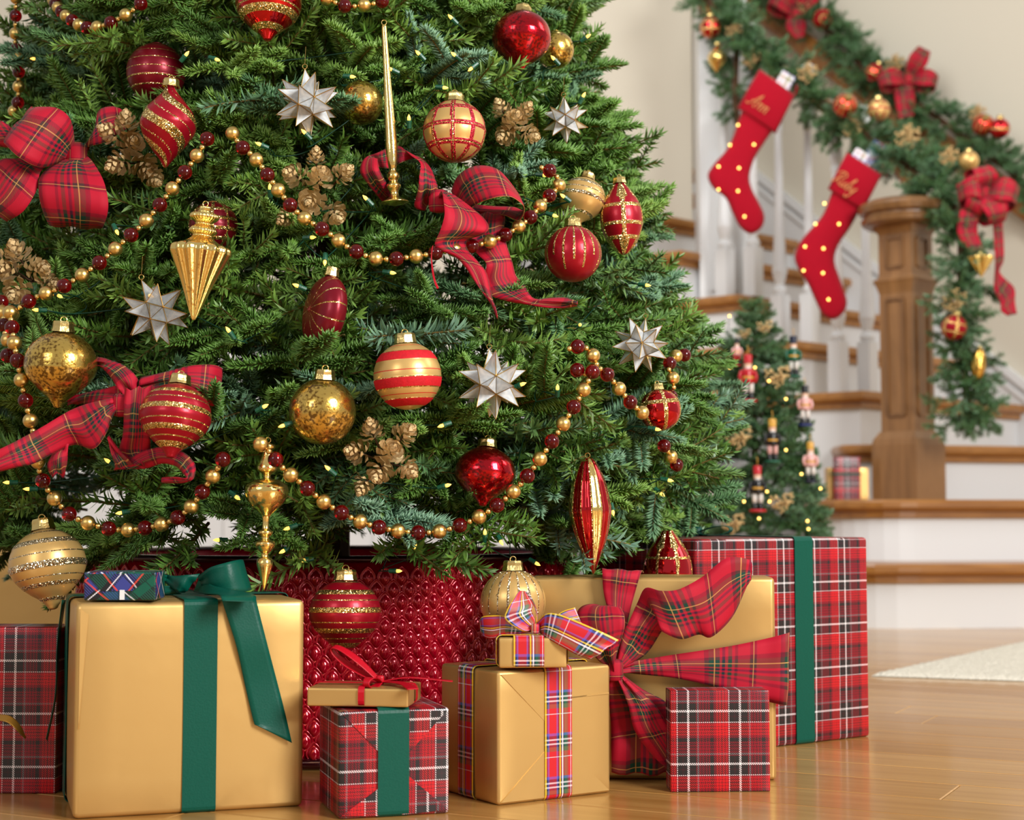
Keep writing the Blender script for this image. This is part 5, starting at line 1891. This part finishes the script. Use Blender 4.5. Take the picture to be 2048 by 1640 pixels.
orn('drop_ornament', 'gold fluted drop hanging under the bow beside the newel post', 1962, 520, 46, [(0, -1.6), (.1, -1.4), (1, .1), (.9, .3), (.3, .4)], M['gold_bright'], None, 0, (0, 0), 0, 24, 48, lambda z, t: 1 + .12 * math.cos(8 * t), depth=4.54, hook=False)
orn('disc_ornament', 'gold satin flattened disc hanging low on the garland', 1957, 728, 29, [(0, -2.25), (.5, -2.0), (.9, -1.0), (1, 0), (.9, 1.0), (.5, 2.0), (.1, 2.25)], M['gold_metal'], None, 0, (0, .1), 0, 30, 32, depth=4.54, hook=False)

berry = MB()
for i in range(26):
    v = Vector((grng.gauss(0, 1), grng.gauss(0, 1), grng.gauss(0, 1))).normalized() * grng.uniform(.5, .95)
    V_, F_ = ball(.2, 7, 5, v)
    berry.add(V_, F_)
berry_me = berry.data('berry_sprig', M['cone_glitter'], False)
for i, (px, py, w, Y, lb) in enumerate([
    (1468, 62, 40, 5.36, 'gold glitter pick beside the check ball at the garland top'), (1503, 117, 44, 5.30, 'gold glitter pick just above the upper stocking'),
    (1615, 147, 46, 5.14, 'round gold glitter pick beside the gift in the upper stocking'), (1708, 258, 50, 5.02, 'gold glitter pick below the red striped ball'),
    (1815, 276, 58, 4.86, 'gold glitter pick above the newel cap'), (1898, 315, 46, 4.72, 'gold glitter pick beside the gold satin ball'),
    (1790, 130, 46, None, 'gold glitter pick behind the far plaid bow'), (1955, 228, 40, None, 'gold glitter pick above the pair of red balls'),
    (1610, 12, 34, None, 'gold glitter pick beside the topmost plaid bow'), (1909, 604, 56, 4.56, 'gold glitter pick above the check ball on the hanging garland')]):
    Y = Y or on_wall(px, py, .2).y
    cones(lb, [(px - w * .22, py, w * .55, -.5, .2), (px + w * .25, py - w * .1, w * .55, .6, .3), (px, py + w * .25, w * .5, .1, -.6), (px + .02 * w, py - w * .32, w * .45, 0, .9)], 0, Y, kp=False, cat='glitter pick', me=berry_me)


def small_bow(label, px, py, Y, loops, W, tails=()):
    K = P(px, py, Y)
    s = 1 / sc_at(Y)
    r_ = root('plaid_bow', K, 0, label, 'bow')
    for tx, ty, B in loops:
        dx, dy = tx - px, ty - py
        bow_loop('loop', K, pdir(dx, dy, .45), (0, -1, .2), math.hypot(dx, dy) * s * 1.03, B, W, BR, r_, .35)
    for tl in tails:
        ea = [P(q[0], q[1], Y - .02 + (q[4] if len(q) > 4 else 0)) for q in tl]
        eb = [P(q[2], q[3], Y - .02 - (q[4] if len(q) > 4 else 0)) for q in tl]
        strip('tail', ea, eb, BR, r_, .062, 40, 6, .0007, .004)
    knot(K + Vector((0, -.02, 0)), .02, BR, r_)


small_bow('red plaid bow at the top of the far garland', 1590, 30, on_wall(1590, 30, .2).y, [(1532, 5, .04), (1640, -20, .03), (1570, -40, .03)], .075, [[(1575, 30, 1612, 20), (1572, 55, 1612, 50), (1592, 78, 1608, 74)]])
small_bow('red plaid bow with upright loop in the middle of the far garland', 1815, 160, on_wall(1815, 160, .2).y, [(1748, 170, .04), (1845, 100, .035), (1872, 172, .04)], .075, [[(1785, 165, 1825, 160), (1790, 200, 1830, 195), (1798, 238, 1828, 232)]])
small_bow('large red plaid bow on the garland beside the newel post', 1965, 385, 4.58, [(1915, 385, .05), (1955, 335, .045), (2030, 400, .05), (1985, 455, .045), (1935, 430, .04)], .08,
          [[(1920, 420, 1962, 420), (1915, 465, 1955, 462), (1938, 505, 1968, 500)], [(1985, 440, 2005, 440), (1990, 520, 2008, 515), (1988, 575, 2000, 545), (2000, 605, 2028, 575), (2002, 622, 2030, 605), (2015, 632, 2034, 628)]])

# ------------------------------------------------------------------ stockings
GLY = {'A': ([[(0, .12), (.1, 0), (.28, .2), (.55, 1.0), (.6, 1.0), (.60, .08), (.70, .05)], [(.22, .42), (.64, .46)]], .78),
       'n': ([[(0, .42), (.08, .52), (.1, .02)], [(.1, .3), (.24, .52), (.32, .42), (.33, .06), (.44, .06)]], .46),
       'R': ([[(.05, .05), (.2, .0), (.3, .45), (.38, 1.0)], [(.0, .7), (.12, .95), (.45, 1.05), (.66, .85), (.55, .6), (.32, .5), (.5, .2), (.68, .04)]], .74),
       'u': ([[(0, .5), (.03, .12), (.13, .02), (.28, .16), (.32, .52), (.32, .1), (.42, .05)]], .44),
       'b': ([[(.02, .2), (.16, .7), (.22, 1.0), (.14, 1.0), (.08, .2), (.18, .02), (.30, .2), (.22, .42), (.12, .36)]], .40),
       'y': ([[(0, .5), (.04, .16), (.16, .08), (.28, .3), (.32, .52), (.26, -.25), (.12, -.45), (.0, -.28)]], .44)}


def stocking(label, leg, cuff, Y, word, wc, wang, wh, lights, gifts_):
    o0 = P(*leg[0], Y)
    r_ = root('stocking', o0, 0, label, 'stocking')

    def puffed(name, poly, mat, y0, t, rounds):
        pts = catmull([(p[0], p[1], 0) for p in poly + [poly[0]]], len(poly) * rounds + 1)[:-1] if rounds > 1 else [np.array((p[0], p[1], 0)) for p in poly]
        cx_ = sum(p[0] for p in pts) / len(pts)
        n_ = len(pts)
        # inset rings by moving along averaged normals
        V, F = [], []
        prof = [(0, t), (0, 0), (2.0, -.55 * t), (5.5, -.85 * t), (11.0, -t)]
        for ins, yy in prof:
            for i in range(n_):
                a, b_, c_ = pts[i - 1], pts[i], pts[(i + 1) % n_]
                tx_, ty_ = c_[0] - a[0], c_[1] - a[1]
                ll = math.hypot(tx_, ty_) + 1e-9
                nx_, ny_ = -ty_ / ll, tx_ / ll
                area_ = sum(pts[k][0] * pts[(k + 1) % n_][1] - pts[(k + 1) % n_][0] * pts[k][1] for k in range(n_))
                sg = 1 if area_ > 0 else -1
                V.append(P(b_[0] + nx_ * ins * sg, b_[1] + ny_ * ins * sg, Y + y0 + yy))
        for j in range(len(prof) - 1):
            for i in range(n_):
                F.append((j * n_ + i, j * n_ + (i + 1) % n_, (j + 1) * n_ + (i + 1) % n_, (j + 1) * n_ + i))
        F.append(tuple((len(prof) - 1) * n_ + i for i in range(n_)))
        F.append(tuple(range(n_ - 1, -1, -1)))
        return mk(name, V, F, mat, r_, None, None, True, world=True)
    puffed('leg', leg, M['velvet'], 0, .025, 3)
    cuff_o = puffed('cuff', cuff, M['velvet'], -.012, .03, 1)
    # embroidered name
    tot = sum(GLY[c][1] for c in word)
    x = -tot / 2
    mb = MB()
    ca, sa = math.cos(wang), math.sin(wang)
    for c in word:
        for st in GLY[c][0]:
            pts = []
            for gx, gy in catmull(st, len(st) * 5):
                u, v = (x + gx + .28 * gy) * wh, -(gy - .45) * wh
                pts.append(P(wc[0] + u * ca - v * sa, wc[1] + u * sa + v * ca, Y - .0455))
            mb.tube(pts, .0017, 5)
        x += GLY[c][1]
    nm_ = mk('embroidered_name', mb.V, mb.F, M['stitch'], r_, world=True)
    nm_.parent = cuff_o
    V, F = ball(1, 10, 7)
    lm = meshdata('light', V, F, M['star_bulb'])
    for lx, ly in lights:
        p = P(lx, ly, Y - .027)
        link('light', lm, r_, Matrix.Translation(p - o0) @ Matrix.Scale(.0036, 4))
    lp = P(cuff[1][0], cuff[1][1], Y + .01)
    mb = MB()
    mb.tube([lp, lp + Vector((.01, .02, .04)), lp + Vector((.02, .03, .0))], .003, 5)
    mk('hanging_loop', mb.V, mb.F, M['velvet'], r_, world=True)


S1leg = [(1545, 262), (1562, 228), (1502, 192), (1481, 230), (1470, 262), (1455, 297), (1428, 328), (1415, 352), (1427, 377), (1451, 396), (1464, 424), (1479, 453), (1501, 468), (1523, 456), (1529, 432), (1518, 405), (1504, 378), (1499, 352), (1509, 318), (1526, 290)]
S1cuff = [(1519, 138), (1590, 190), (1551, 268), (1474, 216)]
stocking('upper red velvet stocking with small lights hanging from the near banister', S1leg, S1cuff, 5.14, 'Ann', (1517, 206), math.radians(33), 27, [(1476, 250), (1460, 290), (1508, 289), (1437, 333), (1478, 336), (1437, 379), (1476, 382), (1489, 433)], 0)
S2leg = [(1721, 418), (1738, 388), (1680, 352), (1662, 388), (1648, 425), (1630, 449), (1603, 480), (1589, 513), (1598, 541), (1615, 567), (1631, 602), (1646, 630), (1667, 639), (1687, 626), (1694, 602), (1681, 560), (1669, 522), (1677, 490), (1700, 456)]
S2cuff = [(1694, 304), (1764, 349), (1726, 423), (1655, 378)]
stocking('lower red velvet stocking with small lights hanging beside the newel post', S2leg, S2cuff, 4.90, 'Ruby', (1690, 364), math.radians(35), 27, [(1649, 407), (1631, 448), (1678, 448), (1647, 497), (1607, 541), (1646, 546), (1657, 599), (1610, 493)], 0)
for lb, pts, Y, mat in (('pale check parcel sticking out of the upper stocking', (1564, 172, .05, .10, .55), 5.165, 'pastel_check'), ('red and white check parcel end beside it in the upper stocking', (1540, 172, .045, .06, .55), 5.175, 'stewart'),
                        ('pale check parcel sticking out of the lower stocking', (1716, 322, .05, .075, .55), 4.925, 'pastel_check'), ('dark green check parcel sticking out of the lower stocking', (1748, 316, .06, .11, .55), 4.935, 'argyle_paper')):
    px, py, w, h, an = pts
    g = gift(lb, P(px, py, Y) - Matrix.Rotation(.55, 3, 'Y') @ Vector((w / 2, -.005, h / 2)), 0, w, .018, h, M[mat], .003)
    g.rotation_euler = (0, .55, 0)

# ------------------------------------------------------------------ small tree by the stairs
SX, SYY = .600, 3.95
st_ = root('small_christmas_tree', (SX, SYY, 0), 0, 'small fir tree with nutcracker ornaments standing by the stairs', 'tree')
MB().tube([(0, 0, 0), (0, 0, .5), (0, 0, .80)], [.012, .009, .003], 8).build('trunk', M['bark'], st_)
MB().lathe([(.06, 0), (.07, .01), (.065, .09), (.055, .10)], 20).build('pot', M['bark'], st_)
SRZ = lambda z: float(np.interp(z, [.08, .2, .3, .45, .6, .7, .78, .84], [.19, .195, .182, .152, .125, .095, .045, .012]))
crn = random.Random(8)
z = .10
r = 0
while z < .80:
    R = SRZ(z)
    dph = .042 / max(R, .03)
    ph = -2.0 + (r % 2) * dph / 2
    while ph < 2.0:
        rad = Vector((math.sin(ph), -math.cos(ph), 0))
        el = math.radians(crn.gauss(8, 12))
        d = (Matrix.Rotation(crn.gauss(0, .3), 3, 'Z') @ rad) * math.cos(el) + Vector((0, 0, math.sin(el)))
        s = crn.uniform(.65, .9)
        if R < .06: s *= .75
        m4 = frame(d, (0, 0, 1), crn.gauss(0, .4)).to_4x4() @ Matrix.Scale(s, 4)
        m4.translation = Vector((0, 0, z + crn.gauss(0, .008))) + rad * max(.0, R - .085 * s)
        link('branch', crn.choice(FARSPRAY), st_, m4)
        ph += dph
    z += .034
    r += 1
for i in range(3):
    m4 = frame((crn.gauss(0, .15), 0, 1), (0, -1, 0)).to_4x4() @ Matrix.Scale(.9, 4)
    m4.translation = Vector((0, 0, .76))
    link('branch', FARSPRAY[i], st_, m4)
fill = []
for i in range(170):
    z = crn.uniform(.1, .72)
    R = SRZ(z)
    ph = crn.uniform(0, 2 * PI)
    rad = Vector((math.sin(ph), -math.cos(ph), 0))
    s = crn.uniform(.5, .7)
    fill.append((crn.randrange(6), frame(rad + Vector((0, 0, crn.gauss(.1, .3))), (0, 0, 1)), Vector((SX, SYY, z)) + rad * max(.0, R - .085 - crn.uniform(0, .05)), s))
foliage('foliage', fill, LOWSPRAY, [M['needle_back'], M['twig']], st_, (SX, SYY, 0))


def on_small(px, py, off=.01):
    for i in range(260):
        Y = SYY - .26 + i * .002
        p = P(px, py, Y)
        if math.hypot(p.x - SX, p.y - SYY) <= SRZ(p.z) + off: return p
    return P(px, py, SYY - .02)


MC = {k: plain('enamel_' + k, v, .35, 0, .3) for k, v in {'red': srgb(190, 20, 34), 'black': srgb(20, 18, 20), 'white': srgb(236, 230, 224), 'green': srgb(10, 90, 62), 'blue': srgb(30, 44, 110), 'pink': srgb(232, 176, 170), 'skin': srgb(236, 190, 160), 'gold': srgb(214, 160, 60), 'navy': srgb(22, 26, 50)}.items()}


def nutcracker(label, px, py, hpx, hat, coat, legs, base):
    p = on_small(px, py, .018)
    h = hpx / sc_at(p.y)
    r_ = root('nutcracker_ornament', p - Vector((0, 0, h / 2)), 0, label, 'ornament', 'nutcracker ornaments on the small tree')
    S = Matrix.Scale(h, 4)

    def part(nm, f, mat, sm=True):
        b_ = MB()
        f(b_)
        b_.V = [tuple(S @ Vector(v)) for v in b_.V]
        b_.build(nm, MC[mat], r_, sm)
    part('base', lambda b_: b_.lathe([(.16, 0), (.19, .01), (.19, .05), (.15, .06)], 16), base)
    for sx in (-1, 1):
        part('leg', lambda b_: b_.lathe([(.05, .19), (.055, .3), (.06, .44)], 10, 0, Matrix.Translation((sx * .065, 0, 0))), legs)
        part('boot', lambda b_: b_.lathe([(.06, .055), (.06, .10), (.052, .20)], 10, 0, Matrix.Translation((sx * .065, -.01, 0))), 'black')
        part('arm', lambda b_: b_.tube([(sx * .13, 0, .66), (sx * .17, 0, .54), (sx * .14, -.04, .42)], [.04, .042, .035], 8), coat)
    part('coat', lambda b_: b_.lathe([(.12, .40), (.125, .46), (.11, .55), (.13, .66), (.10, .70), (.05, .71)], 16), coat)
    part('belt', lambda b_: b_.lathe([(.118, .49), (.122, .50), (.122, .53), (.118, .54)], 16), 'gold')
    part('head', lambda b_: b_.lathe([(.05, .69), (.08, .71), (.085, .78), (.075, .83)], 14), 'skin')
    part('beard', lambda b_: b_.lathe([(.02, .66), (.06, .69), (.065, .73), (.03, .75)], 10, 0, Matrix.Translation((0, -.04, 0))), 'white')
    part('hat', lambda b_: b_.lathe([(.095, .82), (.095, .84), (.085, .85), (.095, .97), (.085, 1.0), (.02, 1.01)], 16), hat)
    part('cord', lambda b_: b_.tube([(0, 0, 1.0), (.01, .02, 1.12), (0, .04, 1.2)], .008, 5), 'gold')


nutcracker('nutcracker ornament in red coat on a bright red base high on the small tree', 1496, 757, 96, 'red', 'red', 'white', 'red')
nutcracker('nutcracker ornament in dark green coat on a green base', 1587, 714, 84, 'navy', 'green', 'white', 'green')
nutcracker('nutcracker ornament in pale coat on a dark blue base', 1610, 812, 82, 'black', 'pink', 'white', 'blue')
nutcracker('nutcracker ornament with pink trousers on a green base in the middle', 1545, 882, 88, 'gold', 'black', 'pink', 'green')
nutcracker('nutcracker ornament with tall red hat and white trousers low on the small tree', 1515, 978, 92, 'red', 'black', 'white', 'red')
nutcracker('nutcracker ornament in white coat at the small tree edge', 1621, 925, 82, 'gold', 'pink', 'white', 'navy')
nutcracker('nutcracker ornament half hidden by the big tree branches', 1418, 970, 76, 'black', 'white', 'white', 'navy')
nutcracker('nutcracker ornament partly hidden near the small tree top', 1474, 705, 56, 'black', 'pink', 'red', 'red')
nutcracker('nutcracker ornament in pink hidden behind the big tree tips', 1424, 880, 60, 'red', 'pink', 'pink', 'navy')
for i, (px, py, w, lb) in enumerate([(1530, 652, 36, 'gold glitter pick at the small tree top'), (1490, 666, 26, 'little gold glitter pick beside the small tree tip'), (1555, 750, 56, 'gold glitter pick between the red and green nutcrackers'), (1478, 872, 58, 'gold glitter pick on the shaded side of the small tree'), (1564, 1002, 52, 'gold glitter pick beside the red-hatted nutcracker'), (1466, 1044, 52, 'gold glitter pick at the bottom of the small tree'), (1420, 795, 40, 'gold glitter pick behind the big tree tips')]):
    Y = on_small(px, py, .02).y
    cones(lb, [(px - w * .25, py, w * .55, -.5, .2), (px + w * .25, py - w * .1, w * .55, .6, .3), (px, py + w * .25, w * .5, .1, -.6)], 0, Y, kp=False, cat='glitter pick', me=berry_me)
sl = root('mini_light_string', (SX, SYY, .3), 0, 'string of tiny warm lights on the small tree', 'string lights')
V, F = ball(1, 8, 6)
lm = meshdata('bulb', V, F, M['star_bulb'])
wp = []
for px, py in ((1460, 735), (1510, 735), (1538, 762), (1572, 798), (1473, 800), (1438, 805), (1572, 900), (1603, 948), (1534, 983), (1518, 1037), (1615, 1042), (1617, 1058), (1641, 977), (1397, 933), (1459, 632), (1539, 1003), (1488, 1003), (1430, 1010)):
    p = on_small(px, py, .022)
    link('bulb', lm, sl, Matrix.Translation(p - Vector((SX, SYY, .3))) @ Matrix.Scale(.0028, 4))
    wp.append(p + Vector((0, .012, 0)))
wp.sort(key=lambda v: v.z)
mb = MB()
mb.tube([Vector(q) for q in catmull([tuple(q) for q in wp], 80)], .0008, 4)
mk('wire', mb.V, mb.F, M['wire_green'], sl, world=True)

# gifts on the stair
Ys = 4.80
zt = 2 * RISE + .0005
x0, x1 = P(1657, 990, Ys).x, P(1738, 990, Ys).x
gb = gift('gold gift standing on the second step beside the newel post', Vector((x0, Ys, zt)), 0, x1 - x0, .06, .098, M['gold_paper_dark'], .003)
flap(gb, [(x1 - x0 - .002, .096), (x1 - x0 - .04, .05), (x1 - x0 - .002, .002)], M['gold_paper'])
x0, x1 = P(1669, 960, Ys - .03).x, P(1721, 960, Ys - .03).x
g = gift('slim red plaid gift with dark cord on the second step', Vector((x0, Ys - .030, zt)), 0, x1 - x0, .024, .128, M['plaid_paper'], .002, uvoff=(.02, .01))
band(g, 'z', .078, .007, x1 - x0, .024, .128, M['green_satin'])
bow_loop('loop', wl(g, -.001, -.004, .078), (-.9, -.2, .1), (0, -.3, 1), .02, .005, .006, M['green_satin'], g, .5)
